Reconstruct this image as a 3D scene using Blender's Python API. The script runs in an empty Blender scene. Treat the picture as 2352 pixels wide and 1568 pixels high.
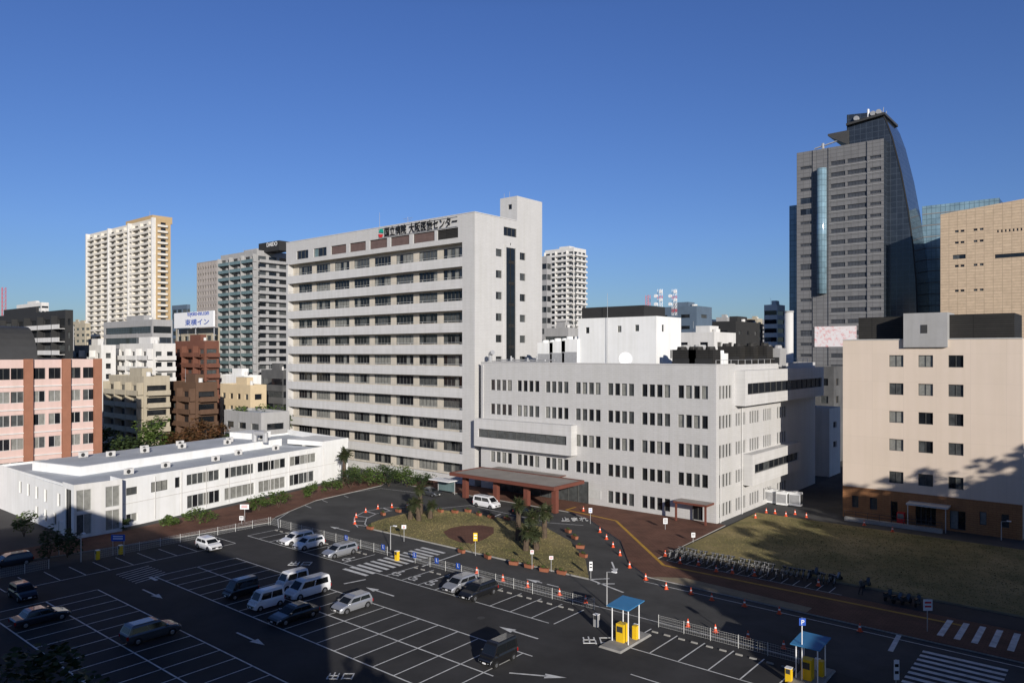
import bpy, math, random
from mathutils import Vector, Matrix
R=random.Random(5)
S=bpy.context.scene; C=S.collection
F_,CX,HY,H=1711.,1176.,810.,25.
def ray(px):
    t=(px-CX)/F_; return (-.6397+.7687*t,.7687+.6397*t)
def P(px,D): r=ray(px); return (r[0]*D,r[1]*D)
def G(px,py,z=0): return P(px,F_*(H-z)/(py-HY))
def Z(py,D): return H-(py-HY)*D/F_
def aon(px,b): r=ray(px); return r[0]/r[1]*b
def bon(px,a): r=ray(px); return r[1]/r[0]*a
def Dof(a,b): return -.6397*a+.7687*b
def uon(px,P0,P1):
    r=ray(px); dx,dy=P1[0]-P0[0],P1[1]-P0[1]
    t=(P0[1]*r[0]-P0[0]*r[1])/(dx*r[1]-dy*r[0]); return t*math.hypot(dx,dy)
# ---------------------------------------------------------------- text meshes first
TM={}
for t in ['国立病院','大阪医療センター','DAIDO','toyoko-inn.com','東横イン','出口','P','止まれ']:
    cu=bpy.data.curves.new('t','FONT'); cu.body=t; cu.size=1; cu.extrude=.03; cu.offset=.012 if t[0] in '国大' else 0
    o=bpy.data.objects.new('t',cu); C.objects.link(o)
    dg=bpy.context.evaluated_depsgraph_get(); dg.update()
    me=bpy.data.meshes.new_from_object(o.evaluated_get(dg))
    TM[t]=([tuple(v.co) for v in me.vertices],[tuple(p.vertices) for p in me.polygons])
    bpy.data.objects.remove(o)
# ---------------------------------------------------------------- materials
def M(name,c,rough=.8,var=.12,scale=.6,metal=0,bump=0,spec=.3,brick=None,streak=0,coat=0,c2=None,c3=None):
    m=bpy.data.materials.new(name); m.use_nodes=True; nt=m.node_tree; N=nt.nodes; K=nt.links
    b=N['Principled BSDF']; b.inputs['Roughness'].default_value=rough; b.inputs['Metallic'].default_value=metal
    b.inputs['Specular IOR Level'].default_value=spec; b.inputs['Coat Weight'].default_value=coat
    tc=N.new('ShaderNodeTexCoord'); no=N.new('ShaderNodeTexNoise'); no.inputs['Scale'].default_value=scale; no.inputs['Detail'].default_value=8; no.inputs['Roughness'].default_value=.65
    K.new(tc.outputs['Object'],no.inputs['Vector'])
    rp=N.new('ShaderNodeValToRGB'); K.new(no.outputs['Fac'],rp.inputs['Fac'])
    d=c2 if c2 else tuple(x*(1+var) for x in c)
    rp.color_ramp.elements[0].position=.3; rp.color_ramp.elements[1].position=.7
    rp.color_ramp.elements[0].color=(*(c if c2 else tuple(x*(1-var) for x in c)),1); rp.color_ramp.elements[1].color=(*d,1)
    if c3: e=rp.color_ramp.elements.new(.5); e.color=(*c3,1)
    out=rp.outputs['Color']
    def mul(a,bb,fac=1.):
        mx=N.new('ShaderNodeMix'); mx.data_type='RGBA'; mx.blend_type='MULTIPLY'; mx.inputs[0].default_value=fac
        K.new(a,mx.inputs[6]); K.new(bb,mx.inputs[7]); return mx.outputs[2]
    if brick:
        w,h,mo,mc=brick[:4]
        sx=N.new('ShaderNodeSeparateXYZ'); K.new(tc.outputs['Object'],sx.inputs[0]); cb=N.new('ShaderNodeCombineXYZ')
        if len(brick)>4: K.new(sx.outputs[0],cb.inputs[0]); K.new(sx.outputs[1],cb.inputs[1])
        else:
            ad=N.new('ShaderNodeMath'); K.new(sx.outputs[0],ad.inputs[0]); K.new(sx.outputs[1],ad.inputs[1]); K.new(ad.outputs[0],cb.inputs[0]); K.new(sx.outputs[2],cb.inputs[1])
        bk=N.new('ShaderNodeTexBrick'); K.new(cb.outputs[0],bk.inputs['Vector']); bk.inputs['Scale'].default_value=1
        bk.inputs['Brick Width'].default_value=w; bk.inputs['Row Height'].default_value=h; bk.inputs['Mortar Size'].default_value=mo; bk.offset=0 if w>1 else .5
        c_=1-abs(1-mc)*.3
        bk.inputs['Color1'].default_value=(1,1,1,1); bk.inputs['Color2'].default_value=(c_,c_,c_,1); bk.inputs['Mortar'].default_value=(mc,mc,mc,1)
        out=mul(out,bk.outputs['Color'])
    if streak:
        mp=N.new('ShaderNodeMapping'); mp.inputs['Scale'].default_value=(1.2,1.2,.06); K.new(tc.outputs['Object'],mp.inputs['Vector'])
        n2=N.new('ShaderNodeTexNoise'); n2.inputs['Scale'].default_value=1; n2.inputs['Detail'].default_value=5; K.new(mp.outputs[0],n2.inputs['Vector'])
        r2=N.new('ShaderNodeValToRGB'); r2.color_ramp.elements[0].position=.3; r2.color_ramp.elements[1].position=.6
        g=1-streak; r2.color_ramp.elements[0].color=(g,g,g*.98,1); r2.color_ramp.elements[1].color=(1,1,1,1); K.new(n2.outputs['Fac'],r2.inputs['Fac']); out=mul(out,r2.outputs['Color'])
    K.new(out,b.inputs['Base Color'])
    if bump:
        bp=N.new('ShaderNodeBump'); bp.inputs['Strength'].default_value=bump; n3=N.new('ShaderNodeTexNoise'); n3.inputs['Scale'].default_value=scale*12; K.new(tc.outputs['Object'],n3.inputs['Vector'])
        K.new(n3.outputs['Fac'],bp.inputs['Height']); K.new(bp.outputs[0],b.inputs['Normal'])
    return m
asph=M('asphalt',(.047,.046,.046),.9,.32,.16,bump=.15); road_m=M('road_asphalt',(.07,.069,.067),.9,.3,.2,bump=.15); city=M('city_ground',(.07,.07,.07),.95,.4,.03)
paint=M('road_paint',(.68,.68,.66),.7,.3,1.3); yellowp=M('yellow_tactile',(.5,.28,.04),.8,.2,1)
brickp=M('brick_paving',(.17,.08,.053),.9,.3,.35,brick=(.6,.3,.03,.6,1)); conc=M('concrete',(.3,.29,.27),.9,.2,.8); kerb=M('kerb_stone',(.33,.32,.3),.9,.2,1)
lawn=M('dry_lawn',(.11,.11,.042),.95,.1,.13,bump=.35,c2=(.36,.28,.13),c3=(.23,.19,.08)); dirt=M('bare_verge',(.28,.23,.15),.95,.3,.4,bump=.4); grassm=M('grass_tufts',(.1,.1,.035),.9,.1,.13,c2=(.26,.21,.09))
tile=M('white_tile',(.55,.54,.525),.55,.035,.2,brick=(.9,.3,.02,.84),streak=.06); band=M('band_tile',(.59,.58,.565),.6,.04,.3,brick=(2.4,.6,.02,.86),streak=.09)
cream=M('cream_wall',(.55,.5,.42),.8,.08,.5,streak=.12); white=M('white_paint',(.8,.8,.785),.75,.04,.4,streak=.08); beige=M('beige_panel',(.67,.56,.46),.8,.03,.15,brick=(4.2,4.15,.025,.9),streak=.04)
rust=M('rust_tile',(.34,.16,.07),.8,.15,.5,brick=(.9,.3,.03,.7)); roofg=M('roof_membrane',(.5,.53,.56),.85,.18,.15); roofd=M('dark_roof',(.1,.1,.1),.9,.3,.2); browng=M('canopy_roof',(.3,.27,.24),.8,.18,.3)
redbr=M('red_brown_fascia',(.15,.052,.036),.6,.1,.5); dark=M('dark_louver',(.035,.033,.03),.7,.2,.5,brick=(6,.3,.06,.4)); darkbar=M('dark_metal',(.05,.05,.05),.5,.1,1); maroon=M('maroon_louver',(.165,.112,.1),.7,.15,1,brick=(9,.2,.04,.6))
glass=M('dark_glass',(.012,.014,.017),.06,.3,.8,spec=.5); glassb=M('blind_glass',(.22,.22,.2),.2,.25,1.5,spec=.5); glassm=M('grey_glass',(.07,.075,.075),.12,.4,1.2,spec=.5); bglass=M('blue_glass',(.22,.34,.41),.12,.25,.2,spec=.8,brick=(1.5,2,.09,.45)); dglass=M('curtain_glass',(.03,.037,.047),.12,.25,.2,spec=.6,brick=(2,2,.1,1.7)); tealg=M('teal_glass',(.14,.2,.2),.15,.2,.6,spec=.5); skyp=M('tower_pane',(.07,.075,.085),.35,.25,.4,spec=.4,brick=(1.1,2,.1,.6))
alum=M('window_frame',(.09,.09,.085),.5,.1,2); walum=M('pale_frame',(.5,.5,.48),.5,.1,2); fencem=M('fence_wire',(.52,.52,.5),.5,.1,2)
greyp=M('grey_panel',(.195,.194,.198),.5,.1,.1,brick=(2.4,1.37,.09,.62),streak=.06); greyl=M('grey_slab_edge',(.27,.27,.27),.5,.08,.2); greyw=M('grey_wall',(.36,.355,.35),.8,.08,.3,streak=.12); tan=M('tan_tile',(.56,.43,.3),.8,.12,.8,brick=(2.4,.9,.08,.68)); tanl=M('gold_tile',(.46,.33,.18),.8,.06,.3)
pinkw=M('pink_wall',(.62,.46,.41),.8,.05,.3,streak=.08); pilm=M('brick_pilaster',(.29,.13,.08),.8,.1,.5); brown=M('brown_tile',(.12,.07,.045),.7,.12,.4,streak=.1); redb=M('red_tile',(.16,.068,.045),.7,.12,.4); yel=M('pale_yellow',(.6,.48,.31),.8,.08,.4); tanw=M('tan_wall',(.42,.37,.28),.8,.08,.4,streak=.12); slabw=M('stone_wall',(.4,.36,.33),.8,.06,.2,brick=(3,3,.25,.75)); blackw=M('black_wall',(.03,.03,.03),.7,.1,.4); bluew=M('blue_wall',(.1,.14,.19),.7,.1,.3); palew=M('pale_wall',(.65,.635,.61),.8,.06,.3,streak=.1); ivory=M('ivory_wall',(.68,.64,.57),.8,.06,.3,streak=.08)
ybox=M('yellow_machine',(.78,.5,.02),.45,.08,1); blue=M('blue_roof',(.05,.21,.42),.6,.08,1); blues=M('blue_sign',(.02,.08,.4),.5,.05,1); orange=M('orange_plastic',(.78,.1,.03),.5,.1,2); signw=M('sign_white',(.8,.8,.8),.5,.03,1); signr=M('sign_red',(.6,.03,.03),.5,.05,1); grm=M('galvanised',(.45,.45,.45),.4,.1,2,metal=.3); blk=M('black_letter',(.01,.01,.01),.6,.05,1); tealm=M('teal_logo',(.02,.33,.24),.5,.05,1); terra=M('terracotta',(.3,.11,.06),.8,.15,2)
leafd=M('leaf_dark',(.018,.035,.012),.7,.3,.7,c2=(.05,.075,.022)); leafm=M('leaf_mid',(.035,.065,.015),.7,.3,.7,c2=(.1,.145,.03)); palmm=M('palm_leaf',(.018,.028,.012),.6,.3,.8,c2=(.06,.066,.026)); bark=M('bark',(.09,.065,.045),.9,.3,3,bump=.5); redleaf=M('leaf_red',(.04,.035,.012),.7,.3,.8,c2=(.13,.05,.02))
tyre=M('tyre',(.015,.015,.015),.8,.1,2); rim=M('rim',(.4,.4,.41),.3,.1,2,metal=.8); cglass=M('car_glass',(.01,.012,.014),.05,.1,1,spec=.6); headl=M('headlamp',(.6,.62,.65),.1,.1,3,spec=.7); taill=M('tail_lamp',(.35,.01,.01),.2,.1,2); skin=M('skin',(.45,.28,.2),.6,.05,2); cloth=M('cloth_dark',(.03,.032,.04),.9,.1,2); hairm=M('hair',(.012,.01,.01),.7,.1,3)
CP={k:M('paint_'+k,c,.3,.03,1,metal=mt,spec=.5,coat=.8) for k,c,mt in [('white',(.78,.78,.78),0),('silver',(.42,.43,.45),.5),('black',(.012,.012,.013),0),('grey',(.08,.085,.09),.4),('dark',(.03,.032,.04),.3),('navy',(.02,.024,.04),.2)]}
WK={'std':(alum,[glass,glass,glassm,glassb]),'blind':(walum,[glassb,glassb,glassm,glass]),'dark':(alum,[glass,glass,glassm]),'teal':(alum,[tealg,glassm,glass]),'louver':(alum,[maroon]),'black':(alum,[dark]),'dg':(alum,[dglass,dglass,glass]),'sk':(alum,[skyp])}
# ---------------------------------------------------------------- mesh builder
OFF={}
class MB:
    def __init__(s): s.v=[];s.f=[];s.m=[]
    def face(s,pts,m=0):
        n=len(s.v); s.v+=[tuple(p) for p in pts]; s.f.append(tuple(range(n,n+len(pts)))); s.m.append(m); return s
    def prism(s,poly,z0,z1,m=0,mt=None):
        n=len(s.v);k=len(poly); s.v+=[(p[0],p[1],z0) for p in poly]+[(p[0],p[1],z1) for p in poly]
        for i in range(k): s.f.append((n+i,n+(i+1)%k,n+k+(i+1)%k,n+k+i)); s.m.append(m)
        s.f.append(tuple(range(n+k,n+2*k))); s.m.append(m if mt is None else mt)
        s.f.append(tuple(range(n+k-1,n-1,-1))); s.m.append(m); return s
    def box(s,x0,x1,y0,y1,z0,z1,m=0,mt=None): return s.prism([(x0,y0),(x1,y0),(x1,y1),(x0,y1)],z0,z1,m,mt)
    def ob(s,P0,d,n,u0,u1,w0,w1,z0,z1,m=0):
        q=lambda u,w:(P0[0]+d[0]*u+n[0]*w,P0[1]+d[1]*u+n[1]*w)
        return s.prism([q(u0,w0),q(u1,w0),q(u1,w1),q(u0,w1)],z0,z1,m)
    def loft(s,rings,m=0,cap=True):
        n=len(s.v);k=len(rings[0])
        for r in rings: s.v+=[tuple(p) for p in r]
        for j in range(len(rings)-1):
            for i in range(k): s.f.append((n+j*k+i,n+j*k+(i+1)%k,n+(j+1)*k+(i+1)%k,n+(j+1)*k+i)); s.m.append(m)
        if cap:
            s.f.append(tuple(range(n+k-1,n-1,-1))); s.m.append(m); e=n+(len(rings)-1)*k; s.f.append(tuple(range(e,e+k))); s.m.append(m)
        return s
    def cyl(s,p0,p1,r0,r1=None,n=8,m=0):
        r1=r0 if r1 is None else r1; p0=Vector(p0);p1=Vector(p1); q=(p1-p0).to_track_quat('Z','Y')
        rg=lambda p,r:[tuple(p+q@Vector((r*math.cos(2*math.pi*i/n),r*math.sin(2*math.pi*i/n),0))) for i in range(n)]
        return s.loft([rg(p0,r0),rg(p1,r1)],m)
    def build(s,name,mats,parent=None,smooth=False):
        me=bpy.data.meshes.new(name); o_=OFF.get(parent.name,(0,0,0)) if parent else (0,0,0)
        me.from_pydata([(v[0]-o_[0],v[1]-o_[1],v[2]-o_[2]) for v in s.v],[],s.f)
        if not isinstance(mats,(list,tuple)): mats=[mats]
        for m in mats: me.materials.append(m)
        me.polygons.foreach_set('material_index',s.m)
        if smooth: me.polygons.foreach_set('use_smooth',[True]*len(s.f))
        o=bpy.data.objects.new(name,me); C.objects.link(o)
        if parent: o.parent=parent; OFF[o.name]=o_
        return o
def tag(o,label,cat,group=None):
    o['label']=label; o['category']=cat
    if group: o['group']=group
    return o
def thing(name,label,cat,loc=(0,0,0),group=None,rot=0,local=False):
    o=bpy.data.objects.new(name,None); C.objects.link(o); o.location=loc; o.rotation_euler=(0,0,rot); tag(o,label,cat,group)
    o.empty_display_size=.2
    if not local: OFF[o.name]=tuple(loc)
    return o
def struct(o): o['kind']='structure'; return o
def dup(root,loc,rot=0,label=None):
    r=root.copy(); C.objects.link(r); r.location=loc; r.rotation_euler=(0,0,rot)
    if label: r['label']=label
    for ch in root.children:
        c=ch.copy(); C.objects.link(c); c.parent=r
        for g in ch.children:
            d=g.copy(); C.objects.link(d); d.parent=c
    return r
def text(t,name,mat,parent,org,xd,yd,w,h=None):
    V,Fc=TM[t]; x0=min(v[0] for v in V);x1=max(v[0] for v in V);y0=min(v[1] for v in V);y1=max(v[1] for v in V)
    xd=Vector(xd);yd=Vector(yd);n=xd.cross(yd);sx=w/(x1-x0);sy=h/(y1-y0) if h else sx
    mb=MB(); mb.v=[tuple(Vector(org)+xd*((v[0]-x0)*sx)+yd*((v[1]-y0)*sy)+n*(v[2]+.03)) for v in V]; mb.f=list(Fc); mb.m=[0]*len(Fc)
    return mb.build(name,mat,parent)
# ---------------------------------------------------------------- walls with window holes
WIN={}
def wall(root,P0,P1,z0,z1,holes,mat,dep=.25,name='wall',make=True):
    P0=Vector(P0[:2]);P1=Vector(P1[:2]);L=(P1-P0).length;d=(P1-P0)/L;n=Vector((d.y,-d.x)); mb=MB()
    def pt(u,v,w=0): q=P0+d*u+n*w; return (q.x,q.y,v)
    hs=[(round(h[0],3),round(h[1],3),round(h[2],3),round(h[3],3))+tuple(h[4:]) for h in holes if h[0]>0 and h[1]<L and h[2]>z0 and h[3]<z1]
    us=sorted({0,round(L,3)}|{x for h in hs for x in h[:2]}); zs=sorted({z0,z1}|{x for h in hs for x in h[2:4]})
    for i in range(len(us)-1):
        uc=(us[i]+us[i+1])/2; hc=[h for h in hs if h[0]<uc<h[1]]; st=None
        for j in range(len(zs)-1):
            vc=(zs[j]+zs[j+1])/2; ins=any(h[2]<vc<h[3] for h in hc)
            if not ins and st is None: st=zs[j]
            if ins and st is not None: mb.face([pt(us[i],st),pt(us[i+1],st),pt(us[i+1],zs[j]),pt(us[i],zs[j])]); st=None
        if st is not None: mb.face([pt(us[i],st),pt(us[i+1],st),pt(us[i+1],zs[-1]),pt(us[i],zs[-1])])
    for h in hs:
        u0,u1,v0,v1=h[:4]; c=[(u0,v0),(u1,v0),(u1,v1),(u0,v1)]
        for k in range(4):
            A,B=c[k],c[(k+1)%4]; mb.face([pt(*A),pt(*B),pt(*B,-dep),pt(*A,-dep)])
        if make: WIN.setdefault(root.name,[]).append((P0,d,n,u0,u1,v0,v1,dep,h[4] if len(h)>4 else 1,h[5] if len(h)>5 else 'std'))
    return mb.build(name,mat,root)
def fin(root,frame=True,cap=100):
    L=WIN.pop(root.name,[])
    L.sort(key=lambda w:-(w[4]-w[3])*(w[6]-w[5])/((w[0]+w[1]*w[3]).length_squared))
    rest=MB(); rm=[]
    def mi(m):
        if m not in rm: rm.append(m)
        return rm.index(m)
    for i,(P0,d,n,u0,u1,v0,v1,dep,nm,kd) in enumerate(L):
        fm,pm=WK[kd]; mat=R.choice(pm)
        def pt(u,v,w): q=P0+d*u+n*w; return (q.x,q.y,v)
        def bars(mb,m=0):
            t=.07; mb.ob(P0,d,n,u0,u1,-dep+.003,-dep+.09,v0,v0+t,m); mb.ob(P0,d,n,u0,u1,-dep+.003,-dep+.09,v1-t,v1,m)
            for k in range(nm+1):
                uu=u0+(u1-u0-t)*k/nm; mb.ob(P0,d,n,uu,uu+t,-dep+.003,-dep+.09,v0+t,v1-t,m)
        def panes(mb,mf):
            for k in range(nm):
                a0=u0+(u1-u0)*k/nm;a1=u0+(u1-u0)*(k+1)/nm; mb.face([pt(a0,v0,-dep),pt(a1,v0,-dep),pt(a1,v1,-dep),pt(a0,v1,-dep)],mf(mat if R.random()<.75 else R.choice(pm)))
        if i<cap:
            pl=[]; pf=lambda m:(pl.append(m) if m not in pl else None) or pl.index(m)
            pb=MB(); panes(pb,pf)
            if frame:
                fb=MB(); bars(fb); w=fb.build('window',fm,root); pb.build('pane',pl,w)
            else: pb.build('window',pl,root)
        else:
            panes(rest,mi)
            if frame: bars(rest,mi(fm))
    if rest.v: o=rest.build('window',rm,root); o['kind']='stuff'
def grid(L,z0,z1,nf,nb,wf,hf,kd='std',nm=1,mg=0):
    fh=(z1-z0)/nf; bw=(L-2*mg)/nb; out=[]
    for k in range(nf):
        for j in range(nb):
            out.append((mg+bw*(j+.5-wf/2),mg+bw*(j+.5+wf/2),z0+fh*(k+.5-hf/2),z0+fh*(k+.5+hf/2),nm,kd))
    return out
def bldg(name,label,L,Cn,Rt,T,D,mat,fh=3.1,bw=3.6,wf=.55,hf=.5,style='punch',zb=0,kd='dark',mat2=None,bmat=None,top=1.5,nm=1,frame=False,roof=None,clutter=True,both=False):
    a1,b0=P(Cn,D); a0=aon(L,b0); b1=bon(Rt,a1); zt=Z(T,D)
    root=thing(name,label,'building',(a0,b0,0)); Lf=a1-a0; Lr=b1-b0; mat2=mat2 or mat
    nf=max(1,int((zt-top-zb)/fh)); za=zt-top-nf*fh
    if style=='ribbon': hl=grid(Lf,za,zt-top,nf,1,.94,hf,kd,max(2,int(Lf/2.5))); hr=grid(Lr,za,zt-top,nf,1,.9,hf,kd,max(2,int(Lr/2.5)))
    else: hl=grid(Lf,za,zt-top,nf,max(1,int(Lf/bw)),wf,hf,kd,nm); hr=grid(Lr,za,zt-top,nf,max(1,int(Lr/bw)),wf if style!='balcony' or both else .35,hf,kd,nm)
    wall(root,(a0,b0),(a1,b0),0,zt,hl,mat,.3); wall(root,(a1,b0),(a1,b1),0,zt,hr,mat2,.3)
    wall(root,(a1,b1),(a0,b1),0,zt,[],mat2); wall(root,(a0,b1),(a0,b0),0,zt,[],mat)
    rb=MB(); rb.face([(a0,b0,zt-.6),(a1,b0,zt-.6),(a1,b1,zt-.6),(a0,b1,zt-.6)]); rb.build('roof',roof or roofg,root)
    if style=='balcony':
        bm_=bmat or mat; nb=max(1,int(Lf/bw))
        for k in range(nf):
            z=za+k*fh; mb=MB(); mb.box(a0+.3,a1-.3,b0-1.3,b0-.003,z-.15,z,0); mb.box(a0+.3,a1-.3,b0-1.42,b0-1.3,z-.15,z+1.05,0)
            mb.build('balcony',bm_,root)
            if both: mb=MB(); mb.box(a1+.003,a1+1.2,b0+.4,b1-.4,z-.15,z,0); mb.box(a1+1.2,a1+1.32,b0+.4,b1-.4,z-.15,z+1.0,0); mb.build('balcony',mat,root)
        mb=MB()
        for j in range(0,nb+1,2): x=a0+.3+(Lf-.75)*j/nb; mb.box(x,x+.15,b0-1.5,b0-.003,za,zt-top)
        mb.build('balcony_divider',mat,root)
    if clutter:
        x=a0+Lf*.35;y=b0+Lr*.35
        mb=MB(); mb.box(x,x+Lf*.35,y,y+Lr*.4,zt-.6,zt+1.8); mb.build('penthouse',mat,root)
        mb=MB(); mb.cyl((a0+Lf*.2,b0+Lr*.5,zt-.6),(a0+Lf*.2,b0+Lr*.5,zt+3.2),.06,.03,5); mb.build('antenna',grm,root)
        mb=MB(); mb.cyl((a0+Lf*.78,b0+Lr*.5,zt-.6),(a0+Lf*.78,b0+Lr*.5,zt+.9),min(Lf,Lr)*.09,n=10); mb.build('water_tank',palew,root)
    fin(root,frame); return root,(a0,a1,b0,b1,zt)
# ================================================================ SETTING
def sheet(name,poly,z,mat):
    mb=MB(); mb.face([(p[0],p[1],z) for p in poly]); return struct(mb.build(name,mat))
def slab(name,poly,z,mat,side=kerb):
    mb=MB(); mb.prism(poly,0.001,z,1,0); return struct(mb.build(name,[mat,side]))
sheet('ground',[(-9000,-3000),(4000,-3000),(4000,12000),(-9000,12000)],0,city)
sheet('parking_lot',[(-97,4),(-6,4),(-6,61),(-97,61)],.006,asph)
sheet('road',[(-112,61),(2,61),(2,96),(-112,96)],.006,road_m)
sheet('side_road',[(-112,4),(-97,4),(-97,61),(-112,61)],.006,road_m)
sheet('service_yard',[(-46,114),(2,114),(2,120),(-30,124),(-30,170),(-46.4,170)],.006,road_m)
slab('pavement',[(-68,95.5),(-63,93.5),(-52,85),(-46,77),(-41.5,73.4),(2,72.2),(2,80.3),(-44.2,80.3),(-45.2,102.6),(-106,102.6),(-106,95.5)],.12,brickp)
slab('side_pavement',[(-97.5,61.5),(-100,64),(-106,75.5),(-108.5,92),(-112,97),(-120,97),(-108.5,46),(-108.5,20),(-104,20),(-99,50)],.12,brickp)
slab('verge',[(-41,73.6),(-33,73.2),(-24,73),(-24,74.6),(-38,75.6)],.13,dirt)
slab('cycle_park',[(-44,80.5),(-6,80.5),(-6,84.6),(-44,84.6)],.06,asph)
slab('lawn',[(-44,84.9),(-6,84.9),(-6,113.4),(-44.8,113.4)],.2,lawn,dirt)
isl=[(-46,68.5),(-83,68.3),(-85.5,70.5),(-86.3,74),(-86.5,79),(-85,83),(-80,84.8),(-74,85),(-64,84.5),(-57,80.5),(-50.2,74.1)]
slab('island_lawn',isl,.18,lawn)
ipv=[G(px,py,.186) for px,py in ((1018,1221),(1030,1234),(1055,1244),(1085,1248),(1112,1238),(1134,1224),(1134,1210),(1105,1205),(1060,1207),(1034,1212))]
sheet('island_paving',ipv,.186,brickp)
def inside(x,y,poly):
    r=False
    for i in range(len(poly)):
        (x0,y0),(x1,y1)=poly[i-1],poly[i]
        if (y0>y)!=(y1>y) and x<(x1-x0)*(y-y0)/(y1-y0)+x0: r=not r
    return r
def tufts(label,x0,x1,y0,y1,z,n,ok):
    r=random.Random(9); mb=MB(); k=0
    while k<n:
        x,y=r.uniform(x0,x1),r.uniform(y0,y1)
        if not ok(x,y): continue
        k+=1; th=r.uniform(0,3.14); c,s=math.cos(th),math.sin(th); w=r.uniform(.04,.1); h=r.uniform(.025,.07)
        mb.face([(x-c*w,y-s*w,z-.01),(x+c*w,y+s*w,z-.01),(x+c*w*.7,y+s*w*.7,z+h),(x-c*w*.6,y-s*w*.6,z+h*.8)])
    o=mb.build('grass',grassm); tag(o,label,'grass'); o['kind']='stuff'
tufts('short dry grass tufts on the lawn before the beige building',-43.6,-8,85.2,113,.2,9000,lambda x,y:True)
tufts('short dry grass tufts on the roundabout island',-86,-46,68.5,85,.18,6000,lambda x,y:inside(x,y,isl) and not inside(x,y,ipv))
mb=MB(); pr=None
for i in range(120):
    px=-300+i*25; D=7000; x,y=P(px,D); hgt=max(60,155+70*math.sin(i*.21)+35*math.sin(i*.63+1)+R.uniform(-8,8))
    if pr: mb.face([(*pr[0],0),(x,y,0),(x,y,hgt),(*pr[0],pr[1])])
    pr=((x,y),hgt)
struct(mb.build('hills',M('far_hills',(.18,.25,.37),1,.1,.002)))  # bluish distance haze is put into the hill colour
# painted markings
mk=MB(); MZ=.012
def line(p,q,w=.12,z=MZ):
    p=Vector(p);q=Vector(q); d=(q-p).normalized(); n=Vector((-d.y,d.x))*w/2
    mk.face([(p.x-n.x,p.y-n.y,z),(q.x-n.x,q.y-n.y,z),(q.x+n.x,q.y+n.y,z),(p.x+n.x,p.y+n.y,z)])
def pl(pts,w=.12,z=MZ):
    for p,q in zip(pts,pts[1:]): line(p,q,w,z)
def arrow(a,b,ang,L=4.5):
    d=Vector((math.cos(ang),math.sin(ang))); n=Vector((-d.y,d.x)); c=Vector((a,b))
    line(c-d*L/2,c+d*(L/2-1.6),.2)
    mk.face([(p.x,p.y,MZ) for p in (c+d*(L/2),c+d*(L/2-1.7)+n*.42,c+d*(L/2-1.7)-n*.42)])
for a0,a1,bs in [(-84,-38,(38.5,43.4,48.3)),(-84,-45,(22.7,27.6,32.5))]:
    x=a0
    while x<=a1+.01: line((x,bs[0]+.07),(x,bs[1]-.08),.12); line((x,bs[1]+.08),(x,bs[2]-.07),.12); x+=2.5
    for q in bs: line((a0,q),(a1,q),.14)
x=-93.
while x<-40: 
    if not -71<x<-65.5: line((x,55.3),(x,60.2),.12)
    x+=2.6
line((-93,55.2),(-41.5,55.2),.13)
x=-33.5
while x<-17: line((x,55.1),(x,60),.12); x+=2.6
line((-33.5,55),(-18,55),.13); line((-30,50.5),(-18,50.5),.13)
for k in range(11): line((-95.5,26+2.6*k),(-90.6,26+2.6*k),.11)
line((-90.5,26),(-90.5,52),.13)
for k in range(13): line((-70.2,53.9+k*1.02),(-66,53.9+k*1.02),.5)
for k in range(10): line((-13.5,60.6+k*1.05),(-7.5,60.6+k*1.05),.5)
for k in range(6): line((-13+k*1.3,74.5),(-13+k*1.3,79.5),.5,.128)
for k in range(7): line((-88+k*.8,36),(-88.8+k*.8,40),.14)
for px,py,g in [(1190,1452,math.pi),(872,1358,math.pi),(575,1466,0),(350,1363,0),(665,1342,0),(1245,1338,math.pi),(780,1214,math.pi),(1410,1302,-.9),(1235,1550,.5)]: arrow(*G(px,py),g)
pl([G(*p) for p in [(640,1212),(638,1192),(690,1158),(780,1134),(875,1121),(990,1135)]])
for p,q in [((700,1160),(715,1166)),((740,1148),(752,1153)),((790,1138),(800,1142))]: line(G(*p),G(*q),.12)
pl([G(*p) for p in [(822,1210),(812,1200),(815,1186),(838,1174),(880,1166),(950,1163)]],.14)
pl([G(*p) for p in [(850,1212),(838,1203),(842,1190),(865,1179),(900,1172)]],.14)
for p,q in [((815,1195),(842,1197)),((820,1184),(846,1188)),((842,1174),(864,1180)),((880,1166),(895,1172)),((818,1205),(846,1208))]: line(G(*p),G(*q),.2)
pl([G(*p) for p in [(1000,1168),(1080,1160),(1170,1180),(1260,1200),(1340,1206)]],.12)
for p,q in [((1120,1192),(1150,1180)),((970,1300),(1060,1270)),((790,1340),(840,1330)),((1245,1190),(1270,1184)),((1355,1330),(1432,1360)),((1355,1330),(1400,1328)),((1372,1340),(1412,1340))]: line(G(*p),G(*q),.25)
line((-78,61.9),(-20,61.9),.12); line((-41,71.9),(-6,71.5),.12)
line(G(2065,1458),G(2045,1495),.4); line(G(345,1325),G(360,1332),.4); line(G(1140,1262),G(1205,1278),.12)
for k in range(16): line((-43+k*1.25,80.8),(-43+k*1.25,83.0),.08,.066)
line((-43,80.75),(-23,80.75),.08,.07)
struct(mk.build('road_marking',paint))
mw=MB()
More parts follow.
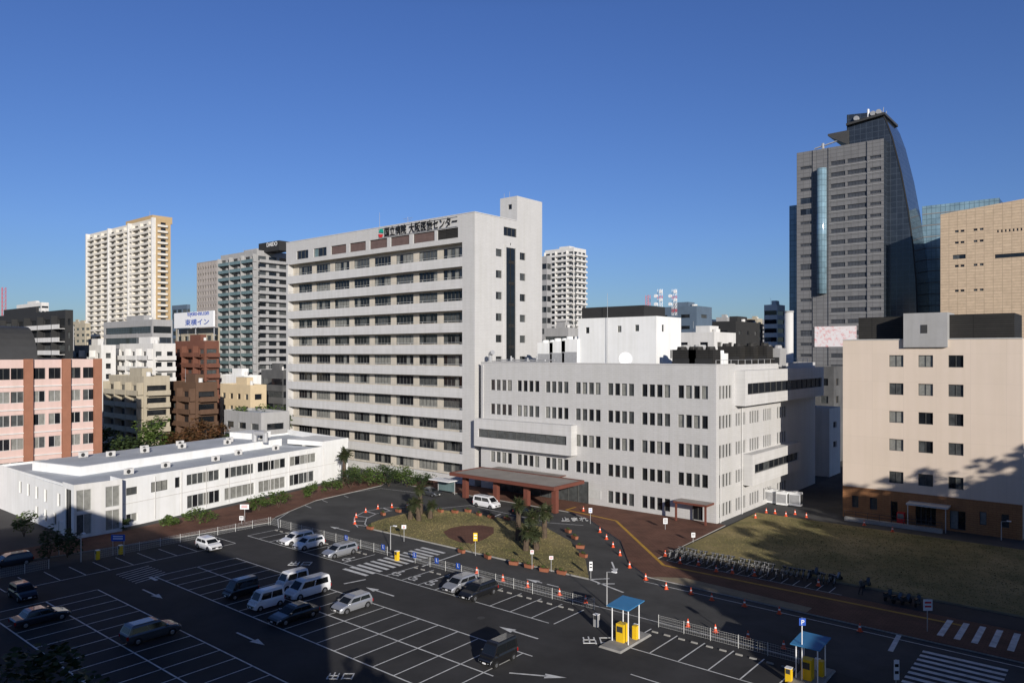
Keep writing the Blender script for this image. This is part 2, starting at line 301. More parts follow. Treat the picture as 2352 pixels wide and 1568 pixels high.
def wheelchair(a,b):
    for i in range(14):
        t0=math.pi*(.6+i*.1);t1=math.pi*(.6+(i+1)*.1); r0,r1=.5,.68
        mw.face([(a+r*math.cos(t),b+r*math.sin(t),.012) for r,t in ((r0,t0),(r1,t0),(r1,t1),(r0,t1))])
    for j,(x0,x1,y0,y1) in enumerate(((-.2,-.02,-.1,.75),(-.015,.5,.05,.2),(.42,.58,-.6,.045),(.585,.85,-.62,-.48))): mw.face([(a+x,b+y,.012+j*.001) for x,y in ((x0,y0),(x1,y0),(x1,y1),(x0,y1))])
    mw.face([(a-.11+.2*math.cos(i*.785),b+.98+.2*math.sin(i*.785),.012) for i in range(8)])
for a in (-87,-81.5,-76,-73,-64,-61.3,-58.6): wheelchair(a,56.6)
struct(mw.build('wheelchair_marking',paint))
for t,px,py,w in (('出口',1340,1478,2.6),('出口',660,1298,2.6),('出口',748,1560,2.0),('止まれ',1290,1196,4)):
    a,b=G(px,py); struct(text(t,'road_lettering',paint,None,(a,b,-.02),(.7687,.6397,0),(-.6397,.7687,0),w,w*.62))
mb=MB()
for p,q in zip([(-69,99),(-69,96.3),(-58.8,94.8),(-42.2,78.5)],[(-69,96.3),(-58.8,94.8),(-42.2,78.5),(-11.7,78.6)]):
    p=Vector(p);q=Vector(q);d=(q-p).normalized();n=Vector((-d.y,d.x))*.2; mb.face([(*(p-n),.126),(*(q-n),.126),(*(q+n),.126),(*(p+n),.126)])
struct(mb.build('tactile_strip',yellowp))
for i,(px,py,l) in enumerate([(1252,1339,'round iron manhole cover in the road below the island'),(705,1292,'round iron manhole cover near the white pair of cars'),(1105,1418,'round iron manhole cover in the lot aisle')]):
    a,b=G(px,py); mb=MB(); mb.cyl((a,b,.007),(a,b,.014),.36,n=16); tag(mb.build('manhole_cover',darkbar),l,'manhole cover')
# ================================================================ HOSPITAL TOWER
B0=102.75; A0,A1=-156.,-94.6; BT=123.5; ZT=51.3
ht=thing('hospital_tower','tall white tiled hospital slab with long balcony bands and black rooftop lettering','building',(A0,B0,0))
rows=[44.4-4.17*k for k in range(11)]
bw=(153.9-98.3)/8; hl=[]
for z in rows:
    for j in range(8):
        u=155.3-153.9+j*bw+.9; hl.append((u,u+bw-1.7,z-1.0,z+.95,5,'std'))
wall(ht,(-155.3,B0+1.5),(-97.8,B0+1.5),0,46.2,hl,cream,.15)
for i,z in enumerate(rows):
    zb=max(z-4.17+1.2,.0); mb=MB(); mb.box(-155.3,-97.8,B0,B0+.18,zb,z-1.15); mb.box(-155.3,-97.8,B0+.18,B0+1.5,zb+.1,zb+.35); mb.build('balcony_parapet',band,ht)
    mb=MB(); mb.cyl((-155.2,B0+.1,z-.75),(-97.9,B0+.1,z-.75),.035,n=5); 
    for j in range(17): x=-155+j*3.55; mb.cyl((x,B0+.1,z-1.15),(x,B0+.1,z-.75),.03,n=4)
    mb.build('railing',walum,ht)
wall(ht,(-97.8,B0),(A1,B0),0,ZT,[],tile); mb=MB(); mb.box(-97.82,-97.75,B0+.01,B0+1.5,0,46); mb.build('pier',tile,ht); mb=MB(); mb.box(A0,-155.3,B0,B0+1.5,0,46.2); mb.build('pier',tile,ht)
fh=[]
for x0,x1,k,nm in [(681,708,'teal',3),(720,750,'teal',3),(760,795,'louver',1),(803,840,'louver',1),(849,889,'louver',1),(897,940,'louver',1),(949,998,'louver',1),(1004,1052,'black',1)]:
    fh.append((aon(x0,B0)-A0,aon(x1,B0)-A0,47.0,48.95,nm,k))
wall(ht,(A0,B0),(-97.8,B0),46.0,ZT,fh,tile,.3,'fascia')
mb=MB(); mb.face([(A0,B0,46),(-97.8,B0,46),(-97.8,B0+1.5,46),(A0,B0+1.5,46)]); mb.build('soffit',cream,ht)
bb=lambda px:bon(px,A1)-B0
eh=[]
for i in range(7):
    z=44.4-4.17*i
    for p0,p1 in ((1139,1153),(1194,1207)): eh.append((bb(p0),bb(p1),z-.7,z+.75,2,'dark'))
eh.append((bb(1157),bb(1187),48.0,49.7,3,'dark'))
wall(ht,(A1,B0),(A1,BT),0,ZT,eh,tile,.3)
mb=MB(); u0,u1=B0+bb(1161),B0+bb(1183); mb.box(A1+.003,A1+.22,u0-.35,u0,16,46.2); mb.box(A1+.003,A1+.22,u1,u1+.35,16,46.2); mb.box(A1+.003,A1+.22,u0,u1,45.7,46.2); mb.build('slot_frame',tile,ht)
mb=MB(); mb.box(A1+.001,A1+.03,u0,u1,16,45.7); mb.build('stair_slot',glass,ht)
for i in range(8):
    z=44.4-4.17*i; mb=MB(); mb.box(A1+.031,A1+.08,u0+.9,u1-.4,z-1.8,z-1.2); mb.box(A1+.031,A1+.1,(u0+u1)/2-.05,(u0+u1)/2+.05,z-1.2,z+2.3); mb.build('slot_panel',dark,ht)
wall(ht,(A1,BT),(A0,BT),0,ZT,[],tile); wall(ht,(A0,BT),(A0,B0),0,ZT,[],tile)
mb=MB(); mb.face([(A0,B0,ZT-.7),(A1,B0,ZT-.7),(A1,BT,ZT-.7),(A0,BT,ZT-.7)]); mb.build('roof',roofg,ht)
mb=MB(); mb.box(A0,A1+.1,B0-.08,B0+.25,ZT,ZT+.15); mb.box(A1-.25,A1+.1,B0+.25,115.3,ZT,ZT+.15); mb.build('coping',band,ht)
wall(ht,(-99.1,115.3),(A1,115.3),ZT-.7,56.4,[(2.1,3.1,53.9,54.9,1,'dark')],tile,name='penthouse'); wall(ht,(A1,115.3),(A1,BT),ZT,56.4,[],tile,name='penthouse')
mb=MB(); mb.box(-99.1,A1-.35,115.65,BT,ZT-.6,56.3); mb.build('penthouse',tile,ht)
for a,b,h in ((-98,117,58),(-98.6,116,57.5),(-128,108,56),(-121,110,54.5)):
    mb=MB(); mb.cyl((a,b,ZT-.7),(a,b,h),.06,.03,5)
    if a==-121: mb.cyl((-122.5,110,54.2),(-119.5,110,54.2),.03,n=4); mb.cyl((-122,110,53.8),(-120,110,53.8),.03,n=4)
    mb.build('antenna',grm,ht)
x0,x1=aon(885,B0),aon(1052,B0)
for zz in (49.15,ZT-.3): sg=MB(); sg.box(x0-2,x1,B0-.16,B0-.1,zz-.05,zz+.05); sg.build('sign_rail',grm,ht)
wch=(x1-x0)/12.4
text('国立病院','sign_letters',blk,ht,(x0,B0-.2,49.15),(1,0,0),(0,0,1),wch*3.95,2.0); text('大阪医療センター','sign_letters',blk,ht,(x0+wch*4.4,B0-.2,49.15),(1,0,0),(0,0,1),wch*8,2.0)
def disc(cx,cz,r,t0,t1,y): return [(cx+r*math.cos(t0+(t1-t0)*i/12),y,cz+r*math.sin(t0+(t1-t0)*i/12)) for i in range(13)]
lg=MB(); lx=aon(877,B0); lg.face(disc(lx,50.2,.8,-.2,math.pi*.95,B0-.2),0); lg.face(disc(lx-.1,49.95,.8,math.pi,2*math.pi-.3,B0-.21),1); lg.build('sign_logo',[tealm,signr],ht)
fin(ht)
# ================================================================ MIDDLE WING
AM0,AM1,BM1,ZM=-93.,-46.7,147.,23.2
mw_=thing('hospital_wing','broad white tiled hospital wing with grouped windows and brown entrance canopy','building',(AM0,B0,0))
grp=[(1127,1177),(1188,1240),(1253,1307),(1322,1381),(1396,1458),(1474,1541),(1557,1628)]
rz=[19.15,14.75,10.4,6.05,1.75]; fh=[]
for r,z in enumerate(rz):
    for gi,(p0,p1) in enumerate(grp):
        if r==2 and gi<3: continue
        if r==4 and (gi<4 or gi==6): continue
        u0=aon(p0,B0)-AM0;u1=aon(p1,B0)-AM0;w=(u1-u0)
        for k in range(4): fh.append((u0+w*(k*.257),u0+w*(k*.257+.2),z-.98,z+.95,1,'std'))
fh.append((aon(1590,B0)-AM0,aon(1614,B0)-AM0,.15,2.5,2,'dark'))
wall(mw_,(AM0,B0),(AM1,B0),0,ZM,fh,tile,.28)
sh=[]
for r,z in enumerate(rz):
    for gi,(p0,p1) in enumerate([(1652,1681),(1690,1713),(1722,1744),(1753,1772),(1785,1806)]):
        if r==0 and gi>0: continue
        if r==3 and gi>1: continue
        u0=bon(p0,AM1)-B0;u1=bon(p1,AM1)-B0;w=u1-u0
        for k in range(4): sh.append((u0+w*(k*.257),u0+w*(k*.257+.19),z-.98,z+.95,1,'std'))
wall(mw_,(AM1,B0),(AM1,BM1),0,ZM,sh,tile,.28)
wall(mw_,(AM1,BM1),(AM0,BM1),0,ZM,[],tile); wall(mw_,(AM0,BM1),(AM0,B0),0,ZM,[],tile)
mb=MB(); mb.face([(AM0,B0,ZM-.9),(AM1,B0,ZM-.9),(AM1,BM1,ZM-.9),(AM0,BM1,ZM-.9)]); mb.build('roof',roofd,mw_)
mb=MB(); mb.box(AM0,AM1+.08,B0-.08,B0+.3,ZM,ZM+.14); mb.box(AM1-.3,AM1+.08,B0+.3,109.4,ZM,ZM+.14); mb.build('coping',band,mw_)
def bay(name,face,u0,u1,z0,z1,w0,w1,out=1.6,nm=8):
    if face=='f': p0,p1=(u0,B0-out),(u1,B0-out); q0,q1=(u0,B0),(u1,B0)
    else: p0,p1=(AM1+out,u0),(AM1+out,u1); q0,q1=(AM1,u0),(AM1,u1)
    L=u1-u0; wall(mw_,p0,p1,z0,z1,[(1.0,L-1.0,w0,w1,nm,'dark')],band,.35,name)
    wall(mw_,p1,q1,z0,z1,[],band,name=name) ; wall(mw_,q0,p0,z0,z1,[],band,name=name)
    mb=MB(); mb.face([(*p0,z1),(*p1,z1),(*q1,z1),(*q0,z1)]); mb.face([(*p0,z0),(*p1,z0),(*q1,z0),(*q0,z0)]); mb.build(name+'_slab',band,mw_)
bay('bay','f',AM0-.3,aon(1312,B0-1.6),7.9,12.9,9.6,11.1,nm=9); bay('bay','s',109.5,BM1,16.9,22.3,18.6,20.3,nm=14); bay('bay','s',112.3,134,4.4,9.2,6.2,7.6,nm=9)
mb=MB(); mb.box(-89.8,-68.1,91.75,99.4,4.2,4.4,0,1); mb.box(-88.5,-73.5,99.4,102.6,4.2,4.35,0,1); mb.build('entrance_canopy',[redbr,browng],mw_)
mb=MB(); mb.box(-90.1,-67.8,91.45,91.75,3.95,4.5); mb.box(-68.1,-67.8,91.75,99.7,3.95,4.5); mb.box(-90.1,-89.8,91.75,99.7,3.95,4.5); mb.box(-89.8,-68.1,99.4,99.7,4.35,4.5); mb.build('canopy_fascia',redbr,mw_)
for x in (-88.5,-81.5,-75,-69.4): mb=MB(); mb.box(x,x+.8,93,93.8,.12,4.2); mb.build('canopy_column',redbr,mw_)
mb=MB(); mb.box(-89,-69,B0-.12,B0-.05,.12,3.7); mb.build('entrance_glazing',glassm,mw_)
mb=MB()
for k in range(11): x=-89+2*k; mb.box(x-.05,x+.05,B0-.2,B0-.123,.12,3.7)
mb.build('entrance_frame',alum,mw_)
x0=aon(1548,100.5); x1=aon(1625,100.5); mb=MB(); mb.box(x0,x1,100.2,B0-.003,2.8,3.1,0,1); mb.build('porch_canopy',[redbr,browng],mw_)
for x in (x0+.2,x1-.45): mb=MB(); mb.box(x,x+.25,100.4,100.65,.12,2.8); mb.build('porch_post',redbr,mw_)
x=aon(1327,B0)
for q0,q1,z0,z1 in ((0,1.2,1.3,2.3),(1.8,4.6,1.1,2.6)): mb=MB(); mb.box(x+q0,x+q1,B0-.1,B0-.003,z0,z1); mb.build('notice_board',walum,mw_)
for p,q in (((AM1+.15,B0+1.2,0),(AM1+.15,B0+1.2,9.5)),((AM1+.15,111.8,0),(AM1+.15,111.8,16.8)),((AM0+.6,B0-.15,12.9),(AM0+.6,B0-.15,22.8))): mb=MB(); mb.cyl(p,q,.09,n=6); mb.build('drainpipe',band,mw_)
wall(mw_,(-77.5,112),(-61.6,112),ZM-.9,31.2,[(1.6,2.4,28.5,29.6),(8.3,9.1,28.6,29.7),(11.8,12.6,28.7,29.8)],white,name='roof_block'); wall(mw_,(-61.6,112),(-61.6,121),ZM-.9,31.2,[(2,2.8,28.6,29.8),(5,5.8,24,25.5)],white,name='roof_block')
mb=MB(); mb.box(-77.5,-61.9,112.3,121,ZM-.9,31.0); mb.build('roof_block',white,mw_)
mb=MB(); mb.box(-77.4,-64.5,113,120.5,31.2,33.2); mb.build('louver_screen',blackw,mw_)
mb=MB(); mb.cyl((-71,111.6,ZM-.9),(-71,111.6,35.5),.05,.03,6); mb.build('antenna',grm,mw_)
fin(mw_)
def cooling(a,b,w,h,lab,mat=white):
    t=thing('cooling_unit',lab,'cooling unit',(a,b,ZM-.9),'cooling units on the hospital wing roof'); mb=MB()
    mb.box(a-w/2,a+w/2,b-1.4,b+1.4,ZM-.6,ZM-.9+h); mb.build('casing',mat,t)
    mb=MB(); mb.box(a-w/2+.15,a+w/2-.15,b-1.45,b-1.403,ZM-.2,ZM-.9+h*.55); mb.build('louver',grm if mat==white else blackw,t)
    for k in (-.25,.25): mb=MB(); mb.cyl((a+k*w,b,ZM-.9+h),(a+k*w,b,ZM-.4+h),w*.2,w*.17,10); mb.build('fan_stack',mat,t)
    for k in (0,1): x=a-w/2+k*(w-.2); mb=MB(); mb.box(x,x+.2,b-1.3,b+1.3,ZM-.9,ZM-.6); mb.build('base_rail',darkbar,t)
for i,px in enumerate((1262,1290,1318)): cooling(aon(px,113),113,3.6,4.6+.3*i,'white rooftop cooling unit by the tower, %s of three'%('left','middle','right')[i])
for i,(px,b,w,h,m) in enumerate([(1580,112,4.2,3.2,dark),(1618,112,4.2,3.2,dark),(1682,122,4,3.8,dark),(1712,124,4,3.8,dark),(1742,126,4,3.9,dark),(1775,129,3.6,3.5,greyw),(1590,124,6,3.6,greyw),(1650,118,2.2,2.6,white)]):
    cooling(aon(px,b),b,w,h,'dark louvred plant box on the wing roof, number %s from the left in its row'%('one','two','three','four','five','six','seven','eight')[i] if m==dark else ('grey plant box on the right of the wing roof' if i==5 else 'wide grey plant box behind the dark louvred ones' if i==6 else 'small white plant box among the roof units'),m)
def dish(px,b,z,r,lab):
    a=aon(px,b); t=thing('satellite_dish',lab,'satellite dish',(a,b,z)); rg=[]
    ax=Vector((.55,-.78,.3)).normalized(); q=ax.to_track_quat('Z','Y'); c=Vector((a,b,z+1.1+r*.5))
    for k in range(5): rr=r*k/4+.01; rg.append([tuple(c+q@Vector((rr*math.cos(i*.393),rr*math.sin(i*.393),.3*r*(k/4)**2))) for i in range(16)])
    mb=MB(); mb.loft(rg,cap=False); mb.build('reflector',signw,t,True)
    mb=MB(); mb.cyl((a,b+.3,z),c,.09,.07,6); mb.build('mast',grm,t); mb=MB(); mb.cyl(c,c+ax*r*.9,.03,n=4); mb.build('feed_arm',grm,t)
dish(1437,104.2,ZM-.9,1.1,'white satellite dish on the front edge of the hospital wing roof')
t=thing('roof_pipes','grey ducts and vent pipes at the left end of the wing roof','pipes',(AM0+3,106,ZM-.9))
for k in range(10): x=AM0+1.5+k*1.3; mb=MB(); mb.cyl((x,105+k%3,ZM-.9),(x,105+k%3,ZM+.3+.3*(k%4)),.16,n=6); mb.build('vent_pipe',grm,t)
for y,z in ((104.6,ZM+.2),(106,ZM+.5)): mb=MB(); mb.cyl((AM0+1,y,z),(AM0+14.5,y,z),.13,n=6); mb.build('duct',grm,t)
mb=MB(); a=AM0+1.2; mb.cyl((a,104,ZM-.9),(a,104,ZM+1.6),.35,n=8); mb.cyl((a,104,ZM+1.6),(a+.9,103.7,ZM+1.9),.4,.45,8); mb.build('vent_cowl',grm,t)
t=thing('chimney','tall pale round chimney at the back of the hospital wing','chimney',(aon(1812,140),140,0)); mb=MB(); a=aon(1812,140); mb.cyl((a,140,0),(a,140,Z(718,Dof(a,140))),.8,n=16); mb.build('shaft',palew,t,True); mb=MB(); mb.cyl((a,140,Z(718,Dof(a,140))),(a,140,Z(714,Dof(a,140))),.88,n=16); mb.build('rim',greyw,t)
t=thing('roof_fence','low metal railing around the wing roof at the right','railing',(-60,104,ZM-.9))
for k in range(16): mb=MB(); mb.cyl((AM1-.6,104+k*2.7,ZM-.9),(AM1-.6,104+k*2.7,ZM+.7),.03,n=4); mb.build('post',grm,t)
mb=MB(); mb.cyl((AM1-.6,104,ZM+.7),(AM1-.6,145,ZM+.7),.03,n=4); mb.build('rail',grm,t)
# ================================================================ ANNEX
an=thing('annex_building','long low white two storey annex with flat pale roof beside the road','building',(-125,60,0)); W0,W1=(-110.6,45.4),(-121.5,94.3); ZA=7.
u=lambda px:uon(px,W0,W1)
ah=[(u(p0),u(p1),v0,v1,n,'std') for p0,p1,v0,v1,n in [(290,316,4.5,5.6,2),(347,386,4.3,5.8,3),(402,414,4.3,5.9,1)]]+[(u(p0),u(p1),v0,v1,n,'blind') for p0,p1,v0,v1,n in [(429,505,4.3,6.0,6),(517,584,4.3,6.0,5),(592,657,4.3,6.0,5),(666,726,4.3,6.0,5),(290,316,.6,1.8,2),(430,506,.7,2.7,6),(516,585,.7,2.7,5),(594,656,.7,2.7,5),(664,722,.7,2.7,5)]]
wall(an,W0,W1,0,ZA,ah,white,.25)
wall(an,(-140,39.4),(-113,39.4),0,ZA,[(x,x+1.1,z0,z1,1,'blind') for x in (9,12.5,16,19.5,24.5) for z0,z1 in ((3.6,5.4),)]+[(x,x+1.1,.8,2.5,1,'blind') for x in (16,19.5,23)],white,.25)
wall(an,(-109,39.2),(-109,45.4),0,ZA+.3,[(.3,2.2,.4,3.2,2,'blind'),(.3,2.2,3.6,6.5,2,'blind'),(4.0,5.9,.4,3.2,2,'blind'),(4.0,5.9,3.6,6.5,2,'blind')],palew,.2,'stair_wall'); wall(an,(-113,39.2),(-109,39.2),0,ZA+.3,[(1,3,.4,6.5,2,'std')],white,.2,'stair_wall'); wall(an,(-109,45.4),(-113,45.4),0,ZA+.3,[],white,name='stair_wall')
wall(an,W1,(-146,96.5),0,ZA+.8,[],white); wall(an,(-146,96.5),(-140,39.4),0,ZA,[],white)
mb=MB(); mb.face([(-140,39.4,ZA-.35),(-109,39.2,ZA-.35),(-109,45.4,ZA-.35),(*W0,ZA-.35),(*W1,ZA-.35),(-146,96.5,ZA-.35)]); mb.build('roof',roofg,an)
d=Vector((W1[0]-W0[0],W1[1]-W0[1])).normalized(); n=Vector((d.y,-d.x)); Lw=(Vector(W1)-Vector(W0)).length
mb=MB(); mb.ob(W0,d,n,1,Lw-8,-22,-10,ZA-.35,ZA+1.0,0); mb.build('upper_storey',white,an); mb=MB(); mb.ob(W0,d,n,1.3,Lw-8.3,-21.7,-10.3,ZA+1.0,ZA+1.02); mb.build('roof',roofg,an)
mb=MB(); mb.ob(W0,d,n,Lw-7.5,Lw+.05,-9,.05,ZA,ZA+.9); mb.build('end_block',white,an); mb=MB(); mb.ob(W0,d,n,Lw-12,Lw-7,-20,-14,ZA+1.03,ZA+2.2); mb.build('roof_hatch',white,an)
for k in range(9): uu=6+k*4.6; mb=MB(); mb.ob(W0,d,n,uu,uu+.12,.055,.1,.3,6.6); mb.build('downpipe',palew,an)
mb=MB(); mb.ob(W0,d,n,0,Lw,.003,.05,3.3,3.42); mb.build('floor_joint',palew,an)
fin(an)
for i in range(16):
    uu=4+2.6*i+R.uniform(-.6,.6); ww=-12-R.uniform(0,8) if i%3 else -4-R.uniform(0,3); zz=ZA+1.02 if i%3 else ZA-.35
    q=Vector(W0)+d*uu+n*ww; t=thing('air_conditioner','small pale air conditioning unit on the flat annex roof','air conditioner',(q.x,q.y,zz),'air conditioners on the annex roof'); mb=MB(); mb.ob(q,d,n,0,1.3,0,.55,zz+.1,zz+.95); mb.build('casing',palew,t); mb=MB(); mb.cyl((q.x+n.x*.56+d.x*.4,q.y+n.y*.56+d.y*.4,zz+.52),(q.x+n.x*.6+d.x*.4,q.y+n.y*.6+d.y*.4,zz+.52),.32,n=10); mb.build('fan_grille',darkbar,t)
q=Vector(W0)+d*36-n*11
t=thing('roof_duct','bent grey ventilation duct rising from the annex roof','duct',(q.x,q.y,ZA+1.02)); mb=MB(); mb.cyl((q.x,q.y,ZA+1),(q.x,q.y,ZA+2.6),.5,n=8); mb.cyl((q.x,q.y,ZA+2.6),(q.x+2.4,q.y+.8,ZA+2.8),.5,n=8); mb.cyl((q.x+2.4,q.y+.8,ZA+2.8),(q.x+2.4,q.y+.8,ZA+1),.5,n=8); mb.build('duct_run',grm,t)
# ================================================================ BEIGE BUILDING
be=thing('beige_building','beige panelled block with rust tiled base and dark rooftop screens','building',(-34,120,0)); ZB=26.9; BB=120.; a0,a1=-34.,-11.2
bh=[]
for p0,p1 in ((2042,2075),(2109,2143),(2178,2213)):
    for z in (23.8,19.7,15.6,11.5,6.75): bh.append((aon(p0,BB)-a0,aon(p1,BB)-a0,z-.85,z+.85,2,'std'))
wall(be,(a0,BB),(a1,BB),4.7,ZB,bh,beige,.25)
wall(be,(a0,BB-.06),(a1,BB-.06),0,4.7,[(aon(p0,BB)-a0,aon(p1,BB)-a0,z0,z1,n,'std') for p0,p1,z0,z1,n in [(1957,1972,1.6,3.4,1),(1998,2015,1.6,3.4,1),(2046,2062,.3,3.2,1),(2103,2150,.3,3.0,4),(2182,2218,.3,2.9,2),(2250,2266,1.4,3.2,1),(2300,2318,1.4,3.2,1)]],rust,.3,'base_wall')
wall(be,(a1,BB),(a1,146),0,ZB,grid(26,4.7,ZB-1,5,4,.3,.4),beige); wall(be,(a1,146),(a0,146),0,ZB,[],beige); wall(be,(a0,146),(a0,BB),0,ZB,[],beige)
mb=MB(); mb.face([(a0,BB,ZB-.5),(a1,BB,ZB-.5),(a1,146,ZB-.5),(a0,146,ZB-.5)]); mb.build('roof',roofg,be)
mb=MB(); mb.box(a0,a1,BB-.1,BB+.2,ZB,ZB+.12); mb.build('coping',walum,be)
mb=MB(); mb.box(aon(2075,BB-.5),aon(2176,BB-.5),BB-.5,BB+5,25.8,30.7); mb.build('roof_tower',greyw,be)
mb=MB(); mb.box(aon(2115,BB-.5),aon(2130,BB-.5),BB-.56,BB-.503,27.8,29); mb.build('vent_grille',darkbar,be)
for p0,p1,b in ((1972,2075,122.5),(2178,2330,121)): mb=MB(); mb.box(aon(p0,b),aon(p1,b),b,b+9,ZB-.4,30.4); mb.build('louver_screen',dark,be)
mb=MB(); mb.box(aon(2082,118),aon(2178,118),117.6,BB-.07,3.35,3.6); mb.build('door_awning',walum,be)
for p in (2085,2172): mb=MB(); x=aon(p,117.9); mb.cyl((x,117.9,0),(x,117.9,3.35),.06,n=6); mb.build('awning_post',walum,be)
mb=MB(); mb.prism([(-33,117.2),(-20.2,117.2),(-20.2,118),(-33,118)],0,.55); mb.build('ramp',conc,be)
fin(be)
t=thing('ramp_railing','metal handrail along the ramp before the beige building','railing',(-27,117.1,.55))
for k in range(9): mb=MB(); mb.cyl((-33+k*1.6,117.3,.5),(-33+k*1.6,117.3,1.5),.03,n=4); mb.build('post',darkbar,t)
for z in (1.5,1.05): mb=MB(); mb.cyl((-33,117.3,z),(-20.2,117.3,z),.035,n=5); mb.build('rail',darkbar,t)
a=aon(2068,119); t=thing('vending_machine','red drinks vending machine by the door of the beige building','vending machine',(a,119,0)); mb=MB(); mb.box(a-.5,a+.5,119.1,119.8,0,1.85); mb.build('cabinet',signr,t); mb=MB(); mb.box(a-.4,a+.4,119.06,119.097,.95,1.7); mb.build('display_window',glassb,t)
bldg('link_building','low shaded link block between hospital wing and beige building',1812,1905,1930,938,150,palew,4,6,.3,.3,clutter=False,zb=3)
bldg('rear_block','narrow block with shade painted into its walls in the gap left of the beige building',1872,1915,1950,842,168,roofd,4,4,.4,.4,clutter=False,zb=3)  # dark wall colour stands in for the shade in this gap
for i,(px,py) in enumerate(((1772,1155),(1798,1160),(1828,1162))):
    a,b=G(px,py); t=thing('condenser_unit','white outdoor condenser unit against the side of the wing, %s one'%('left','middle','right')[i],'condenser',(a,b,0),'condenser units by the wing'); mb=MB(); mb.box(a-.9,a+.9,b-.6,b+.6,.15,2.3); mb.build('casing',white,t); mb=MB(); mb.box(a+.903,a+.95,b-.5,b+.5,.5,2.0); mb.build('grille',darkbar,t); mb=MB(); mb.box(a-.75,a+.75,b-.65,b-.603,.5,1.9); mb.build('coil_panel',grm,t); mb=MB(); mb.cyl((a,b,2.3),(a,b,2.45),.45,n=10); mb.build('fan_cowl',grm,t)
# ================================================================ SKYLINE
pk=thing('pink_building','pink walled building with brick coloured pilasters at the left edge','building',(-150,40,0)); hb=[]
y0,y1=26.,58.5
for k in range(6):
    for px in (8,40,90,126,172,204): 
        c=bon(px,-150)-y0; z=21.3-4.1*k
        hb.append((c-1.0,c+1.0,z-1.0,z+1.0,2,'dark' if k==0 else 'blind'))
wall(pk,(-150,y0),(-150,y1),0,23.8,hb,pinkw,.25); wall(pk,(-170,y0),(-150,y0),0,23.8,[],pinkw); wall(pk,(-150,y1),(-170,y1),0,23.8,[],pinkw); wall(pk,(-170,y1),(-170,y0),0,23.8,[],pinkw)
for px in (64,151,223): c=bon(px,-150); mb=MB(); mb.box(-149.997,-149.5,c-.7,c+.7,0,23.9); mb.build('pilaster',pilm,pk)
mb=MB(); mb.face([(-170,y0,23.3),(-150,y0,23.3),(-150,y1,23.3),(-170,y1,23.3)]); mb.build('roof',roofg,pk)
for k in range(6): z=19.1-4.1*k; mb=MB(); mb.box(-149.99,-149.8,y0,y1,z-.1,z+.1); mb.build('ledge',palew,pk)
fin(pk)
t=thing('barrel_roof','dark curved barrel roof rising over the pink building','roof',(-156,36,23.3)); mb=MB(); rg=[]
for y in (26,48): rg.append([(-156+6*math.cos(math.pi*i/14),y,23.3+6.5*math.sin(math.pi*i/14)) for i in range(15)])
mb.loft(rg); mb.build('shell',darkbar,t); mb=MB(); mb.box(-162,-150,25.9,26,23.3,24); mb.build('end_sill',darkbar,t)
t,(a0,a1,b0,b1,zt)=bldg('apartment_tower','tallest apartment tower at far left with white balconies and gold side wall',205,358,392,500,400,ivory,3.05,5,.8,.62,'balcony',30,mat2=tanl,clutter=False)
for k in range(22):
    z=zt-1.5-3.05*(k+1); mb=MB(); mb.box(a1+.003,a1+1.0,b0+.5,b0+(b1-b0)*.74,z-.15,z); mb.box(a1+1.0,a1+1.12,b0+.5,b0+(b1-b0)*.74,z-.15,z+1.0); mb.build('balcony',ivory,t)
mb=MB(); mb.box(a0+(a1-a0)*.5,a0+(a1-a0)*.88,b0+3,b0+14,zt-.6,zt+3.2); mb.build('roof_crown',tanl,t); mb=MB(); mb.cyl((a0+(a1-a0)*.72,b0+8,zt+3.2),(a0+(a1-a0)*.72,b0+8,zt+7.5),.15,.08,5); mb.build('antenna',grm,t)
for f_ in (0.,.36,.66,.99): x=a0+(a1-a0)*f_; mb=MB(); mb.box(x-.5,x+.5,b0-2,b0-.004,0,zt); mb.build('fin_wall',palew,t)
t,(a0,a1,b0,b1,zt)=bldg('apartment_block','grey apartment tower with teal balconies and black rooftop name box',507,590,662,574,280,greyw,2.95,4,.75,.6,'balcony',12,bmat=tealg,both=True)
mb=MB(); x0,x1=aon(594,b0+3),aon(641,b0+3); z0=zt-.6; z1=Z(552,Dof(x1,b0+3)); mb.box(x0,x1,b0+3,b0+8,z0,z1); mb.build('sign_box',blackw,t); text('DAIDO','sign_letters',signw,t,(x0+(x1-x0)*.42,b0+2.9,z0+(z1-z0)*.5),(1,0,0),(0,0,1),(x1-x0)*.5)
bldg('stone_tower','plain tan stone tower behind the teal balconied apartments',452,498,520,597,380,slabw,3.3,2.4,.45,.45,'punch',40,clutter=False)
bldg('glass_office','dark glass office with grey upper storey in front of the left tower',238,350,396,733,240,greyw,3.6,4,.9,.62,'ribbon',8,'dg')
bldg('white_apartments','white stepped apartment block with antennas among low city buildings',275,352,403,788,200,palew,2.9,3,.55,.5,'balcony',6,both=True)
bldg('white_apartment_house','white apartment house in half shadow behind the pink building',170,232,266,792,206,palew,2.9,3.4,.5,.5,'balcony',4)
bldg('red_apartments','red brown tiled apartment block with balconies',402,470,503,782,206,redb,2.9,3.2,.7,.45,'balcony',4,both=True)
bldg('tan_apartments','tan low apartment block with dark balcony openings behind the annex',250,330,390,864,175,tanw,2.9,3.2,.75,.5,'balcony',1,both=True)
bldg('brown_apartments','dark brown apartment block right of the tan one',390,450,499,878,178,brown,3.0,3,.75,.5,'balcony',1,both=True)
bldg('cream_house','pale yellow four storey house beside the hospital tower',506,575,612,884,190,yel,3.2,3,.45,.45,'punch',1)
bldg('white_house','white house with rounded roof stair behind the pale yellow house',498,560,600,862,205,white,3.2,4,.5,.4,'punch',8)
bldg('grey_office','dark grey office right beside the left edge of the tower',600,650,672,850,200,roofd,3.4,3,.8,.5,'ribbon',4)
